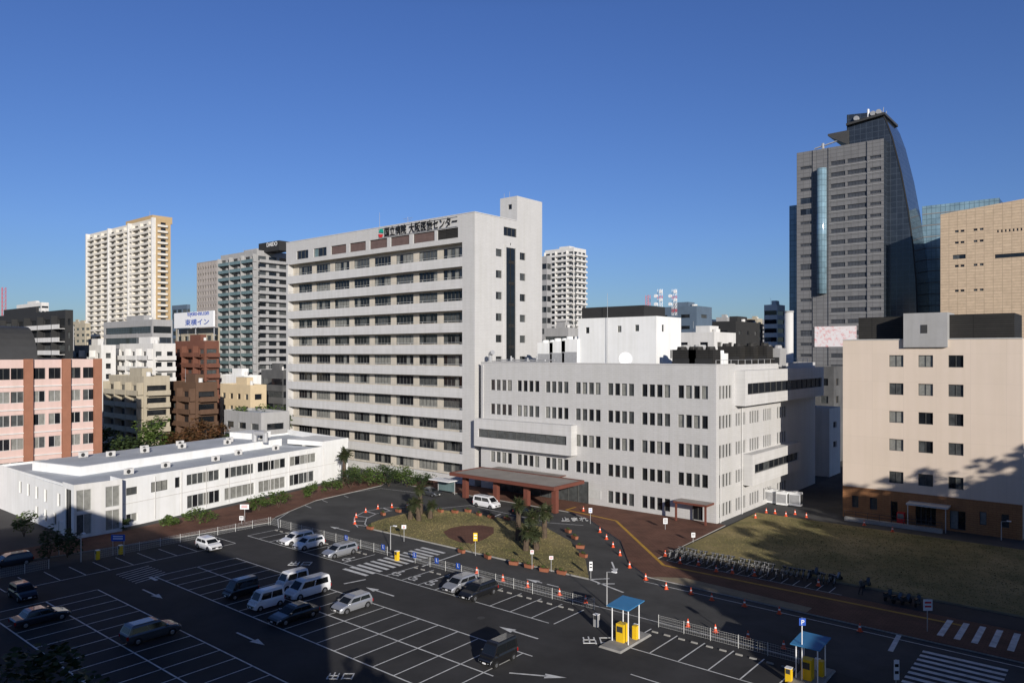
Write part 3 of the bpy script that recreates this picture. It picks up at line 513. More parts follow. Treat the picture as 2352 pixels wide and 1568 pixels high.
bldg('low_hall','low grey hall with brown band at the foot of the tower',515,600,665,948,165,greyw,3.5,4,.6,.4,'punch',3,clutter=False)
bldg('striped_office','black and white striped office at the far left edge',-60,150,168,711,195,blackw,3.4,5,.85,.5,'balcony',14,bmat=palew)
bldg('far_white_office','distant white office with stepped top at far left',38,95,112,694,520,palew,3.5,5,.7,.4,'ribbon',20)
bldg('blue_office','small distant blue glass office behind the hotel billboard',395,430,437,699,360,bluew,3.5,4,.8,.6,'punch',20,clutter=False)
bldg('grey_slab','slim dark grey slab just right of the hospital tower',1240,1256,1267,588,240,greyw,3.5,4,.7,.5,'ribbon',20,clutter=False)
bldg('white_tower','slender white apartment tower behind the hospital wing',1252,1318,1346,568,420,palew,3.05,4,.75,.55,'balcony',26,both=True)
bldg('blue_grey_depot','long blue grey building with roof aerials on the centre skyline',1498,1600,1635,702,260,bluew,4,8,.4,.3,'punch',12)
bldg('banded_office','white office with dark window bands left of the glass skyscraper',1755,1785,1803,699,300,palew,3.6,4,.9,.5,'ribbon',12)
bldg('black_plant_block','low black block on the skyline behind the wing roof',1636,1690,1745,737,230,blackw,4,6,.3,.3,'punch',14)
bldg('low_pale_office','low pale office behind the cooling units',1250,1305,1330,752,215,greyw,3.4,4,.8,.4,'ribbon',14)
bldg('low_white_block','low white block behind the roof plant',1548,1640,1690,762,190,palew,3.6,5,.4,.4,'punch',16)
bldg('brown_skyline_block','far brown block left of the banded office',1690,1730,1752,742,330,brown,3.6,5,.6,.4,'punch',14)
bldg('far_tan_block','far tan block between left tower and striped office',172,196,208,742,420,tanw,3.4,5,.6,.4,'punch',14)
ORD=('first','second','third','fourth','fifth','sixth','seventh','eighth','ninth','tenth')
for i,(px,w_,T,D,m) in enumerate([(1350,38,742,420,palew),(1390,38,748,440,greyw),(1425,38,742,460,tanw),(1462,38,746,480,palew),(1560,44,740,380,tanw),(1605,40,733,400,palew),(1645,36,728,460,greyw),(1682,34,736,500,palew),(1715,36,731,540,tanw),(1742,24,738,600,greyw)]):
    bldg('far_low_block','far low block on the skyline, %s from the left of the right hand row'%ORD[i],px,px+w_*.68,px+w_,T,D,m,3.5,5,.6,.4,'punch',10)
for i,(px,w_,T,D,m) in enumerate([(112,30,742,560,palew),(140,30,748,480,greyw),(166,22,738,620,tanw),(437,22,742,420,palew)]):
    bldg('far_left_block','far low block on the left skyline, %s from the left'%ORD[i],px,px+w_*.68,px+w_,T,D,m,3.5,5,.6,.4,'punch',10)
D=215; a,b=P(490,D); x0=aon(400,b); t=thing('billboard','white hotel billboard standing on a roof left of the grey apartments','billboard',(x0,b,20)); z0,z1=Z(750,D),Z(713,D)
mb=MB(); mb.box(x0,a,b,b+.5,z0,z1); mb.build('panel',signw,t)
for x in (x0+1,(x0+a)/2,a-1): mb=MB(); mb.cyl((x,b+.8,z0-14),(x,b+.8,z1),.15,n=5); mb.build('support',grm,t)
text('toyoko-inn.com','billboard_letters',blues,t,(x0+(a-x0)*.36,b-.06,z0+(z1-z0)*.66),(1,0,0),(0,0,1),(a-x0)*.54); text('東横イン','billboard_letters',blues,t,(x0+(a-x0)*.3,b-.06,z0+(z1-z0)*.14),(1,0,0),(0,0,1),(a-x0)*.6,(z1-z0)*.4)
bldg('hotel_block','pale hotel building under the white billboard',404,488,505,752,222,tanw,3.2,4,.6,.45,'punch',6,clutter=False)
def mast(px,base,top,D,lab,dishes=True):
    a,b=P(px,D); t=thing('radio_mast',lab,'radio mast',(a,b,Z(base,D))); z0,z1=Z(base,D)-4,Z(top,D); n=8
    for k in range(n):
        mb=MB(); zz=z0+(z1-z0)*k/n; ze=z0+(z1-z0)*(k+1)/n
        for dx,dy in ((-.6,-.6),(.6,-.6),(.6,.6),(-.6,.6)): mb.cyl((a+dx,b+dy,zz),(a+dx,b+dy,ze),.07,n=4)
        mb.cyl((a-.6,b-.6,zz),(a+.6,b-.6,ze),.05,n=4); mb.cyl((a+.6,b-.6,zz),(a+.6,b+.6,ze),.05,n=4); mb.build('lattice_segment',signr if k%4==1 or not dishes else signw,t)
    if dishes:
        for k in range(4): x=a+(-1 if k%2 else 1); mb=MB(); mb.cyl((x,b-1.0,z1-1-k*1.4),(x,b-1.5,z1-1-k*1.4),.6,n=10); mb.build('dish',signw,t)
mast(1516,698,664,258,'pale lattice mast with dishes on centre skyline, left of the pair'); mast(1549,698,664,258,'pale lattice mast with dishes on centre skyline, right of the pair'); mast(1488,700,678,262,'short red lattice mast left of the two taller ones',False); mast(9,712,660,300,'red lattice mast at the far left edge',False)
# glass skyscraper
D=260; a1,b0=P(2030,D); a0=aon(1830,b0); zt=Z(318,D); gl=thing('glass_skyscraper','dark grey skyscraper with curved glass side and roof helipad','building',(a0,b0,0)); hs=[]
for k in range(22):
    z=zt-6-4.1*k
    for p0,p1 in ((1908,1941),(1946,1990)): hs.append((aon(p0,b0)-a0,aon(p1,b0)-a0,z-.75,z+.75,3,'sk'))
    hs.append((aon(1998,b0)-a0,aon(2024,b0)-a0,z-.5,z+.5,2,'sk'))
    hs.append((aon(1838,b0)-a0,aon(1864,b0)-a0,z-.5 if k not in (3,4,9,15) else z-1.1,z+.5 if k not in (3,4,9,15) else z+1.1,2,'sk' if k not in (3,4) else 'dg'))
wall(gl,(a0,b0),(a1,b0),0,zt,hs,greyp,.3); wall(gl,(a1,b0),(a1,b0+22),0,zt,[],dglass); wall(gl,(a0,b0+22),(a0,b0),0,zt,[],greyp); mb=MB(); mb.face([(a0,b0,zt-.5),(a1,b0,zt-.5),(a1,b0+22,zt-.5),(a0,b0+22,zt-.5)]); mb.build('roof',roofd,gl)
for k in range(22): z=zt-6-4.1*k-1.35; mb=MB(); mb.box(aon(1905,b0),a1,b0-.2,b0-.003,z-.14,z+.14); mb.build('floor_band',greyl,gl)
for px in (1868,1904,1993): x=aon(px,b0); mb=MB(); mb.box(x-.12,x+.12,b0-.3,b0-.203,0,zt); mb.build('pilaster',greyp,gl)
bc=b0+5; pr=[]
for px,py in [(1945,264),(2024,256),(2036,278),(2050,316),(2070,395),(2086,480),(2097,560),(2104,640),(2107,720),(2107,830)]:
    a=aon(px,bc); pr.append((a,Z(py,Dof(a,bc))))
pr.append((pr[-1][0],0)); pr.append((pr[0][0],0))
mb=MB(); k=len(pr)
f=[(p[0],bc,p[1]) for p in pr]; g=[(p[0],bc+20,p[1]) for p in pr]; mb.face(f); mb.face(g)
for i in range(k): mb.face([f[i],f[(i+1)%k],g[(i+1)%k],g[i]])
mb.build('curved_glass_wall',dglass,gl)
mb=MB()
for i in range(1,9): p,q=pr[i],pr[i+1]; mb.face([(p[0]-.25,bc-.1,p[1]),(p[0]+.2,bc-.1,p[1]),(q[0]+.2,bc-.1,q[1]),(q[0]-.25,bc-.1,q[1])])
mb.build('curved_edge',blackw,gl)
x0,x1=aon(1905,bc),aon(1950,bc); z=Z(282,D); mb=MB(); mb.loft([[(x0,bc-2,z-.3),(x0,bc+14,z-.3),(x0,bc+14,z+.4),(x0,bc-2,z+.4)],[(x1,bc-1,z-4.5),(x1,bc+14,z-4.5),(x1,bc+14,z+.8),(x1,bc-1,z+.8)]]); mb.build('eave',darkbar,gl)
x0,x1=aon(1944,bc-1),aon(2033,bc-1); z=Z(262,D); mb=MB(); mb.loft([[(x0,bc-1.5,z-.6),(x0,bc+18,z-.6),(x0,bc+18,z+.2),(x0,bc-1.5,z+.2)],[(x1,bc-1.5,z+.9),(x1,bc+18,z+.9),(x1,bc+18,z+1.7),(x1,bc-1.5,z+1.7)]]); mb.build('helipad',darkbar,gl)
for i in range(14):
    f_=(i+.5)/14; x=x0+(x1-x0)*f_; hgt=R.choice([1,1.5,2,3.2]); zz=z+.2+1.5*f_; mb=MB(); mb.cyl((x,bc+R.uniform(0,6),zz),(x,bc+3,zz+hgt),.16,.1,5)
    if i in (3,9,11): mb=MB(); mb.cyl((x,bc,zz),(x,bc,zz+.9),.1,n=5); mb.cyl((x,bc,zz+.9),(x,bc-.8,zz+1.1),1.0,.9,10)
    mb.build('antenna',grm,gl)
mb=MB(); mb.cyl((x0+(x1-x0)*.55,bc,z+1),(x0+(x1-x0)*.55,bc,z+4.2),.4,n=8); mb.build('antenna',signw,gl)
a=aon(1886,b0-1.2); mb=MB(); mb.cyl((a,b0-.6,Z(672,D+8)),(a,b0-.6,Z(380,D+8)),1.75,n=18); mb.build('glass_cylinder',bglass,gl,True)
x0=aon(1813,b0+6); mb=MB(); mb.box(x0,a0-.01,b0+6,b0+18,0,Z(452,270)); mb.build('side_glazing',bglass,gl)
x0,x1=aon(1872,b0),aon(1968,b0); mb=MB(); mb.box(x0,x1,b0-.5,b0-.36,Z(796,265),Z(748,265)); mb.build('banner',M('red_white_banner',(.8,.77,.76),.7,.1,1.0,c2=(.72,.25,.25),c3=(.8,.74,.73)),gl)
x=aon(1890,b0+4); mb=MB(); mb.cyl((x,b0+4,zt-.5),(x,b0+4,zt+3),.5,n=6); mb.cyl((x-3,b0+4,zt+1.5),(x+6,b0+4,zt+3.2),.3,n=5); mb.build('roof_crane',grm,gl)
fin(gl,False)
# museum
p0=P(2160,240); p1=(aon(2440,p0[1]),p0[1]); mu=thing('museum_building','tan tiled museum building with curved front at the right edge','building',(*p0,0)); zt=69.5; U=lambda px:uon(px,p0,p1); hs=[]
for y in (530,556,610,667):
    for px in (2193,2206,2236,2250): z=Z(y,236); hs.append((U(px),U(px+9),z-.35,z+.35,1,'dark'))
hs+=[(U(2188),U(2218),Z(595,237),Z(585,237),2,'dark'),(U(2285),U(2372),Z(592,229),Z(583,229),5,'dark')]
for k in range(8): hs.append((U(2290+k*9),U(2294+k*9),Z(530,229)-.4,Z(530,229)+.4,1,'dark'))
wall(mu,p0,p1,0,zt,hs,tan,.3); r=(p0[0]+2,p0[1]+40); wall(mu,r,p0,0,zt,[],tan); mb=MB(); mb.loft([[(p0[0],p0[1],zt),(p0[0],p0[1]+.6,zt),(p0[0],p0[1]+.6,zt+.05),(p0[0],p0[1],zt+.05)],[(p1[0],p0[1],zt),(p1[0],p0[1]+.6,zt),(p1[0],p0[1]+.6,zt+3),(p1[0],p0[1],zt+3)]]); mb.build('rising_parapet',tan,mu); fin(mu,False)
g0=P(2118,275); g1=(aon(2296,g0[1]),g0[1]); zg=Z(468,270); mg=thing('museum_glass_block','blue glass block behind the tan museum','building',(*g0,0)); wall(mg,g0,g1,0,zg,[],bglass,name='glazing'); mb=MB(); mb.box(g0[0],g1[0],g0[1]+.05,g0[1]+14,0,zg-.3); mb.build('core',dglass,mg)
for k in range(12): z=zg-3-4.2*k; mb=MB(); mb.box(g0[0],g1[0],g0[1]-.15,g0[1]-.003,z-.15,z+.15); mb.build('transom',greyl,mg)
# ================================================================ VEGETATION
def leaves(c,rx,ry,rz,n,s,seed,ncl=14,mb=None):
    r=random.Random(seed); mb=mb or MB(); cl=[]
    for i in range(ncl):
        th=r.uniform(0,6.28); ph=math.acos(r.uniform(-.7,1)); k=r.uniform(.45,.85); cl.append((math.sin(ph)*math.cos(th)*k,math.sin(ph)*math.sin(th)*k,math.cos(ph)*k,r.uniform(.22,.42)))
    for i in range(n):
        q=r.choice(cl); v=Vector((r.gauss(0,1),r.gauss(0,1),r.gauss(0,1))).normalized()*q[3]*r.uniform(.5,1.1)
        p=Vector((c[0]+(q[0]+v.x)*rx,c[1]+(q[1]+v.y)*ry,c[2]+(q[2]+v.z)*rz))
        if p.z<c[2]-rz*.98: p.z=c[2]-rz*.9
        m=Matrix.Rotation(r.uniform(0,6.28),3,'Z')@Matrix.Rotation(r.uniform(-1.1,1.1),3,'X'); k=s*r.uniform(.6,1.3)
        mb.face([p+m@Vector((x*k,y*k,0)) for x,y in ((-.5,0),(0,-.35),(.6,0),(0,.35))])
    return mb
def tree(a,b,h,rad,label,mat=leafd,n=1100,s=.55,seed=1,group=None,tr=.35,ncl=14):
    t=thing('leafy_tree',label,'tree',(a,b,0),group); mb=MB(); mb.cyl((a,b,0),(a+.1,b,h*tr*1.3),rad*.09+.05,rad*.05+.03,7)
    for k in range(5): th=k*1.26; mb.cyl((a+.1,b,h*tr),(a+rad*.55*math.cos(th),b+rad*.55*math.sin(th),h*(.62+.05*(k%3))),rad*.045+.02,.02,5)
    mb.build('trunk',bark,t); leaves((a,b,h*(1+tr)/2),rad,rad,h*(1-tr)/2,n,s,seed,ncl).build('crown',mat,t); return t
def bush(px,py,wpx,hpx,label,mat=leafm,n=500,ry=None,group=None,name='shrub'):
    a,b=G(px,py); D=Dof(a,b); w=wpx*D/F_/2; h=hpx*D/F_/2; t=thing(name,label,'shrub',(a,b,0),group); leaves((a,b,h),w,ry or w,h*1.05,n,.3,int(px+py),18).build('foliage',mat,t)
    mb=MB(); 
    for k in range(4): mb.cyl((a,b,0),(a+w*.4*math.cos(k*1.6),b+w*.4*math.sin(k*1.6),h*1.2),.05,.02,5)
    mb.build('stem',bark,t)
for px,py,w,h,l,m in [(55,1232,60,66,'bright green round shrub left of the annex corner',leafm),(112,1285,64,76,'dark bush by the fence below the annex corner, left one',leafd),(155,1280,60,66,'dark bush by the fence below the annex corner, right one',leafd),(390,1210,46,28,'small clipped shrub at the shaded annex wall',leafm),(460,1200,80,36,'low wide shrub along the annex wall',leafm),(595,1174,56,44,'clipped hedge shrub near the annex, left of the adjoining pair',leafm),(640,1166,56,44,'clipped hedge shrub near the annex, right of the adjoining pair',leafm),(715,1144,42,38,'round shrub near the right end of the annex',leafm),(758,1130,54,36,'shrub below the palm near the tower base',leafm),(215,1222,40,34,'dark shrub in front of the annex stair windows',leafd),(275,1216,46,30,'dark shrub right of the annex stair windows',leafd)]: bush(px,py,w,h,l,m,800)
for i,(px,py,w,h) in enumerate([(805,1122,74,46),(850,1119,74,46),(893,1117,74,46),(935,1117,74,44),(972,1120,60,38),(825,1106,74,42),(875,1104,74,42),(920,1106,66,38)]): bush(px,py,w,h,'leafy hedge clump along the foot of the hospital tower',leafm if i%2 else leafd,1000,2.4,'hedge clumps at the tower base','hedge_clump')
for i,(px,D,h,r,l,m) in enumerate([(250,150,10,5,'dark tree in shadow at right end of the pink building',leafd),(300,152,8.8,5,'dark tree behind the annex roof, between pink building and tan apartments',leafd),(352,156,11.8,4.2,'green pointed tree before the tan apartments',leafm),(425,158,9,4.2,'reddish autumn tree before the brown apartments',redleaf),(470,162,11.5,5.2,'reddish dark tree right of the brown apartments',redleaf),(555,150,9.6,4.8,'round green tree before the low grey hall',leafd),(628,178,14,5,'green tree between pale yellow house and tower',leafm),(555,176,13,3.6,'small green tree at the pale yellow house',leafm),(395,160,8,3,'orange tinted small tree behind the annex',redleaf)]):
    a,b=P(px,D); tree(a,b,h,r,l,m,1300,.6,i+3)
def palm(px,py,h,r,label,nf=60,group=None):
    a,b=G(px,py,.15); t=thing('palm_tree',label,'palm tree',(a,b,.15),group); mb=MB(); rr=random.Random(int(px*7+py)); lx,ly=rr.uniform(-.4,.4),rr.uniform(-.4,.4)
    rg=[]
    for k in range(7):
        s=k/6; w=.38*(1-.25*s)+(.05 if k%2 else 0); rg.append([(a+lx*s*s+w*math.cos(i*.9),b+ly*s*s+w*math.sin(i*.9),.1+h*s) for i in range(7)])
    mb.loft(rg); mb.build('trunk',bark,t); c=Vector((a+lx,b+ly,h)); mb=MB()
    for f in range(nf):
        th=f*2.4+rr.uniform(-.2,.2); up=rr.uniform(-1.0,1.4); dv=Vector((math.cos(th),math.sin(th),0)); sd=Vector((-math.sin(th),math.cos(th),0)); pr=c; L=r*rr.uniform(.6,.95)
        for k in range(6):
            s=(k+1)/6; an_=up-1.1*s*s*.8; nx=pr+(dv*math.cos(an_)+Vector((0,0,math.sin(an_))))*L/6
            wd=.3*math.sin(math.pi*(.15+.8*s))*r*.6
            for sg in (-1,1): mb.face([pr,pr*.4+nx*.6,nx+sd*sg*wd*.8-Vector((0,0,wd*.35)),pr*.7+nx*.3+sd*sg*wd-Vector((0,0,wd*.4))])
            pr=nx
    mb.build('crown',palmm,t)
pg='palms on the island lawn'
for i,(px,py,h,r) in enumerate([(942,1192,2.3,1.7),(962,1195,2.8,1.9),(988,1190,2.1,1.6),(966,1180,4.1,1.8)]): palm(px,py,h,r,'short shaggy palm in left island clump, %s'%('leftmost trunk','front trunk','rightmost trunk','tallest at the back')[i],group=pg)
for i,(px,py,h,r) in enumerate([(1190,1240,4.8,1.8),(1208,1264,2.6,1.9),(1232,1262,2.1,1.8),(1250,1235,3.7,2.0),(1222,1240,3.1,1.9)]): palm(px,py,h,r,'shaggy palm in right island clump, %s'%('tallest at the left','front left trunk','front right trunk','tall one at the right','middle one at the back')[i],group=pg)
palm(790,1108,5.4,2.5,'tall fan palm near the annex end by the tower')
for i,(a,b,h,r) in enumerate([(13,42,16,7),(20,56,19,8),(26,70,21,8),(33,84,25,9),(40,98,29,10),(24,62,22,8),(30,76,24,8.5),(36,92,27,9),(44,108,30,10)]): tree(a,b,h,r,'large broad tree beyond the right edge of the lot',leafd,3600,1.8,40+i,'shade trees east of the lot',tr=.15,ncl=34)
tree(*P(1160,17),12.5,5,'broad tree at the foot of the viewpoint building',leafd,1500,.9,77); tree(*P(-30,36),11.5,4.5,'dark tree top in the lower left corner of the view',leafd,2600,.4,78)
# the blocks round the viewpoint, whose shadows lie over the lot
bk=thing('roof_terrace_building','pale office block right behind the viewpoint','building',(-40,-15,0)); wall(bk,(-52.5,-1.2),(5.4,-1.2),0,24.2,grid(57,2,23,6,15,.5,.45),greyw); wall(bk,(5.4,-1.2),(5.4,-24),0,24.2,[],greyw); mb=MB(); mb.box(-52.5,5.35,-24,-1.6,0,23.9); mb.build('core',greyw,bk); mb=MB(); mb.box(2.9,5.4,-3.3,-1.3,23.9,33); mb.build('stair_tower',greyw,bk); fin(bk)
eb=thing('corner_building','long dark block east of the viewpoint','building',(60,20,0)); mb=MB(); mb.prism([(29.5,30),(29.5,33.3),(95,33.3),(95,-10)],0,24.6); mb.build('block',brown,eb); wall(eb,(29.4,33.2),(29.4,30.1),0,24.5,[],brown)
# ================================================================ VEHICLES
SP={'hatch':(4.0,1.7,1.5,.95,.75,.92,.1,.35),'sedan':(4.7,1.8,1.45,1.25,.85,.9,.75,.55),'van':(4.75,1.75,1.85,.75,.8,1.0,.05,.2),'kei':(3.4,1.48,1.85,.5,.45,1.0,.03,.12),'suv':(4.7,1.85,1.68,1.15,.8,1.02,.08,.45),'wagon':(4.5,1.72,1.5,1.05,.8,.92,.06,.4)}
def car(label,pc,kind,a,b,yaw,group='cars in the lot'):
    L,Wd,Ht,hood,ws,belt,tail,rs=SP[kind]; w=Wd/2; x0,x1=-L/2,L/2; xw=x1-hood; xr=x0+tail
    t=thing({'van':'parked_minivan','kei':'parked_microvan'}.get(kind,'parked_car'),label,'van' if kind in('van','kei') else 'car',(a,b,.01),group,yaw,True)
    def sec(x,ww,zt,zb): return [(x,-ww*.92,zb),(x,-ww,zb+.25),(x,-ww,zt-.14),(x,-ww*.93,zt),(x,ww*.93,zt),(x,ww,zt-.14),(x,ww,zb+.25),(x,ww*.92,zb)]
    hz=belt-.08; mb=MB(); mb.loft([sec(x0,w*.86,belt-.12,.38),sec(x0+.12,w*.95,belt-.02,.26),sec(x0+.6,w,belt,.22),sec(xw,w,belt,.22),sec(xw+hood*.5,w,hz-.02,.22),sec(x1-.25,w*.96,hz-.12,.24),sec(x1-.05,w*.88,hz-.22,.28),sec(x1,w*.8,hz-.32,.36)])
    bx=[(xr,xw+.05,belt-.02,w*.93),(xr+rs*.55,xw-ws*.72,Ht-.2,w*.83),(xr+rs*.85,xw-ws-.05,Ht-.05,w*.76),(xr+rs*1.3,xw-ws-.35,Ht,w*.62)]
    mb.loft([[(p,-y,z),(q,-y,z),(q,y,z),(p,y,z)] for p,q,z,y in bx]); mb.build('body',CP[pc],t)
    lo,hi=bx[0],bx[1]
    def lerp(A,B,s): return tuple(A[i]+(B[i]-A[i])*s for i in range(3))
    def pane(name,c,u0,u1,v0,v1,off):
        q=[]
        for uu,vv in ((u0,v0),(u1,v0),(u1,v1),(u0,v1)): p=lerp(lerp(c[0],c[1],uu),lerp(c[3],c[2],uu),vv); q.append(tuple(p[i]+off[i] for i in range(3)))
        MB().face(q).build(name,cglass,t)
    for s in (-1,1):
        c=[(lo[0],s*lo[3],lo[2]),(lo[1],s*lo[3],lo[2]),(hi[1],s*hi[3],hi[2]),(hi[0],s*hi[3],hi[2])]
        pane('side_window',c,.08,.5,.12,.97,(0,s*.012,.004)); pane('side_window',c,.53,.92,.12,.97,(0,s*.012,.004))
    pane('windscreen',[(lo[1],-lo[3],lo[2]),(lo[1],lo[3],lo[2]),(hi[1],hi[3],hi[2]),(hi[1],-hi[3],hi[2])],.07,.93,.08,1.,(.012,0,.008))
    pane('rear_window',[(lo[0],lo[3],lo[2]),(lo[0],-lo[3],lo[2]),(hi[0],-hi[3],hi[2]),(hi[0],hi[3],hi[2])],.1,.9,.15,.95,(-.014,0,.006))
    wr=.31 if kind!='kei' else .27
    for sx in (x0+L*.18,x1-L*.19):
        for s in (-1,1):
            mb=MB(); mb.cyl((sx,s*(w-.16),wr),(sx,s*(w+.012),wr),wr+.05,n=16); mb.build('wheel_arch',tyre,t)
            mb=MB(); mb.cyl((sx,s*(w-.18),wr),(sx,s*(w+.02),wr),wr,n=16); wo=mb.build('wheel',tyre,t); mb=MB(); mb.cyl((sx,s*(w+.015),wr),(sx,s*(w+.03),wr),wr*.62,wr*.5,10); mb.build('rim',rim,wo)
    for s in (-1,1):
        mb=MB(); mb.loft([[(x1-.42,s*w*.98,hz-.3),(x1-.42,s*w*.7,hz-.28),(x1-.42,s*w*.7,hz-.1),(x1-.42,s*w*.985,hz-.13)],[(x1-.015,s*w*.86,hz-.42),(x1+.012,s*w*.5,hz-.44),(x1-.04,s*w*.5,hz-.27),(x1-.06,s*w*.86,hz-.27)]]); mb.build('headlight',headl,t)
        mb=MB(); mb.box(x0-.012,x0+.14,*sorted((s*w*.72,s*w*.93)),belt-.4,belt-.13); mb.build('tail_light',taill,t)
        mb=MB(); mb.box(xw-.3,xw-.12,*sorted((s*w*.95,s*(w+.16))),belt,belt+.15); mb.build('mirror',CP[pc],t)
    mb=MB(); mb.box(x1-.02,x1+.015,-w*.5,w*.5,.38,.5); mb.build('grille',blackw,t); mb=MB(); mb.box(x1+.016,x1+.03,-.17,.17,.4,.52); mb.build('number_plate',signw,t)
    return t
PI=math.pi; S_=-PI/2; N_=PI/2
for l,c,k,a,b,y in [
 ('white hatchback alone by the left fence','white','hatch',-90.5,48.3,0),
 ('white car by the mesh fence, left of the white pair','white','wagon',-84.4,57.2,S_),
 ('white car by the mesh fence, right of the white pair','white','hatch',-81.2,56.8,S_),
 ('silver estate car by the mesh fence next to the crossing','silver','wagon',-75.2,57.1,S_),
 ('silver hatchback parked left of a black car by the fence','silver','hatch',-54.6,57.0,S_),
 ('black compact car by the fence beside the silver hatchback','black','wagon',-51.6,56.6,S_),
 ('black boxy van in the shaded middle row','black','kei',-70.4,41.0,S_),
 ('white van half hidden behind the large white minivan','white','kei',-68.8,46.0,S_),
 ('large white minivan in the middle row','white','van',-65.4,45.6,S_),
 ('white boxy microvan in front of the large minivan','white','kei',-65.4,40.8,S_),
 ('black sedan right of the white microvan','black','sedan',-60.4,40.6,S_),
 ('silver hatchback alone at the end of the shadow','silver','hatch',-58.4,45.8,S_),
 ('dark grey sport utility car alone in the front row','grey','suv',-66.2,30.0,N_),
 ('dark sedan at lower left in deep shade','dark','sedan',-77.9,25.2,N_),
 ('dark car parked by the fence at the left edge','navy','hatch',-87.0,26.5,0),
 ('black boxy microcar alone at the row end in sunlight','black','kei',-39.4,45.6,S_),
 ]: car(l,c,k,a,b,y)
car('white people carrier standing before the entrance canopy','white','van',-80.4,90.2,0,'cars on the forecourt'); car('black car half hidden by the island palms','black','sedan',-71.2,89.4,0,'cars on the forecourt'); car('grey taxi at the left end of the canopy','grey','sedan',-94.6,91.2,0,'cars on the forecourt'); car('dark car outside the lot fence at the left edge','dark','wagon',-101.2,29.5,-PI/2,'cars on the forecourt')
# ================================================================ STREET FURNITURE
def fence(p,q,label,h=1.1,bay=2.5,mat=fencem):
    p=Vector(p);q=Vector(q);L=(q-p).length;d=(q-p)/L;n=Vector((d.y,-d.x)); t=thing('mesh_fence',label,'fence',(p.x,p.y,0)); k=max(1,round(L/bay)); s=L/k
    for i in range(k+1): x=p+d*(s*i); mb=MB(); mb.cyl((x.x,x.y,0),(x.x,x.y,h+.05),.03,n=6); mb.build('post',mat,t)
    for i in range(k):
        mb=MB(); u=s*i+.05; v=s*(i+1)-.05
        for z in (.12,.38,.64,.9,h-.03): mb.ob(p,d,n,u,v,-.006,.006,z-.007,z+.007)
        for j in range(13): x=u+(v-u)*j/12; mb.ob(p,d,n,x-.004,x+.004,.008,.014,.1,h)
        mb.build('mesh_panel',mat,t)
fence((-96.3,60.8),(-70.6,60.8),'white mesh fence left of the crossing'); fence((-65.6,60.8),(-40.2,60.8),'white mesh fence right of the crossing'); fence((-33.2,60.8),(-20.6,60.8),'white mesh fence between the two ticket shelters'); fence((-96.4,60.6),(-96.4,37),'mesh fence along the left side of the lot'); fence((-96.4,32),(-96.4,10),'mesh fence at the lower left edge')
for px in (795,880,952,1003,1052):
    a=aon(px,60.7); t=thing('disabled_bay_sign','small blue wheelchair sign hung on the white mesh fence','sign',(a,60.7,.5),'blue bay signs on the fence'); mb=MB(); mb.box(a-.3,a+.3,60.68,60.72,.65,1.3); mb.build('plate',blues,t); mb=MB(); mb.box(a-.06,a+.0,60.665,60.677,.92,1.12); mb.box(a-.06,a+.14,60.665,60.677,.85,.91); mb.box(a-.08,a+.02,60.665,60.677,1.15,1.23); mb.build('symbol',signw,t)
c0=None
def cone(px,py,label,group,z=.008):
    global c0
    a,b=G(px,py)
    if c0 is None:
        c0=thing('traffic_cone',label,'traffic cone',(0,0,0),group,0,True); mb=MB(); mb.cyl((0,0,.05),(0,0,.72),.17,.035,10); mb.build('cone',orange,c0); mb=MB(); mb.box(-.2,.2,-.2,.2,0,.05); mb.build('base',orange,c0); mb=MB(); mb.cyl((0,0,.36),(0,0,.5),.115,.085,10); mb.build('reflective_band',signw,c0); c0.location=(a,b,z); return
    r=dup(c0,(a,b,z),R.uniform(0,3),label); r['group']=group
for p in [(1378,1222),(1393,1238),(1408,1256),(1424,1275),(1446,1303),(1483,1331),(1530,1352),(1587,1364),(1635,1378),(1710,1392),(1790,1409),(1975,1449)]: cone(*p,'orange traffic cone along the road edge beside the brick path','cones along the brick path')
for p in [(815,1203),(818,1188),(840,1176),(868,1168),(900,1165),(935,1165),(955,1166)]: cone(*p,'orange cone on the striped end of the island','cones around the island end')
for p in [(1095,1316),(1155,1333),(1212,1348),(1285,1366),(1345,1383),(1580,1438),(1643,1451),(1718,1466),(1800,1489)]: cone(*p,'orange cone standing behind the white mesh fence','cones behind the fence')
for p in [(1340,1176),(1528,1280),(1562,1297),(1604,1301),(1645,1316),(1682,1320),(1733,1326),(1880,1349),(1780,1182),(1805,1188),(1826,1184),(1852,1191),(1985,1209),(2050,1224),(1735,1192),(1760,1180)]: cone(*p,'orange cone by the cycle park and lawn edge','cones around the lawn',.21)
pl0=None
for px,py in [(1045,1180),(1075,1178),(1100,1186),(1128,1192),(1012,1178),(850,1218),(1060,1272),(1120,1285),(1180,1300),(1215,1307),(1250,1312),(1290,1318),(1320,1240),(1333,1262),(1340,1282),(1305,1225),(1165,1196),(880,1185),(915,1178)]:
    a,b=G(px,py)
    if pl0 is None:
        pl0=thing('flower_planter','small terracotta planter box round the island lawn','planter',(0,0,0),'planters round the island',0,True); mb=MB(); mb.loft([[(-.5,-.2,0),(.5,-.2,0),(.5,.2,0),(-.5,.2,0)],[(-.55,-.25,.4),(.55,-.25,.4),(.55,.25,.4),(-.55,.25,.4)]]); mb.build('box',terra,pl0); leaves((0,0,.5),.5,.22,.2,60,.16,3).build('plant',leafm,pl0); pl0.location=(a,b,.19)
    else: dup(pl0,(a,b,.19 if not py>1310 else .01),R.uniform(-.4,.4))
ws0=None
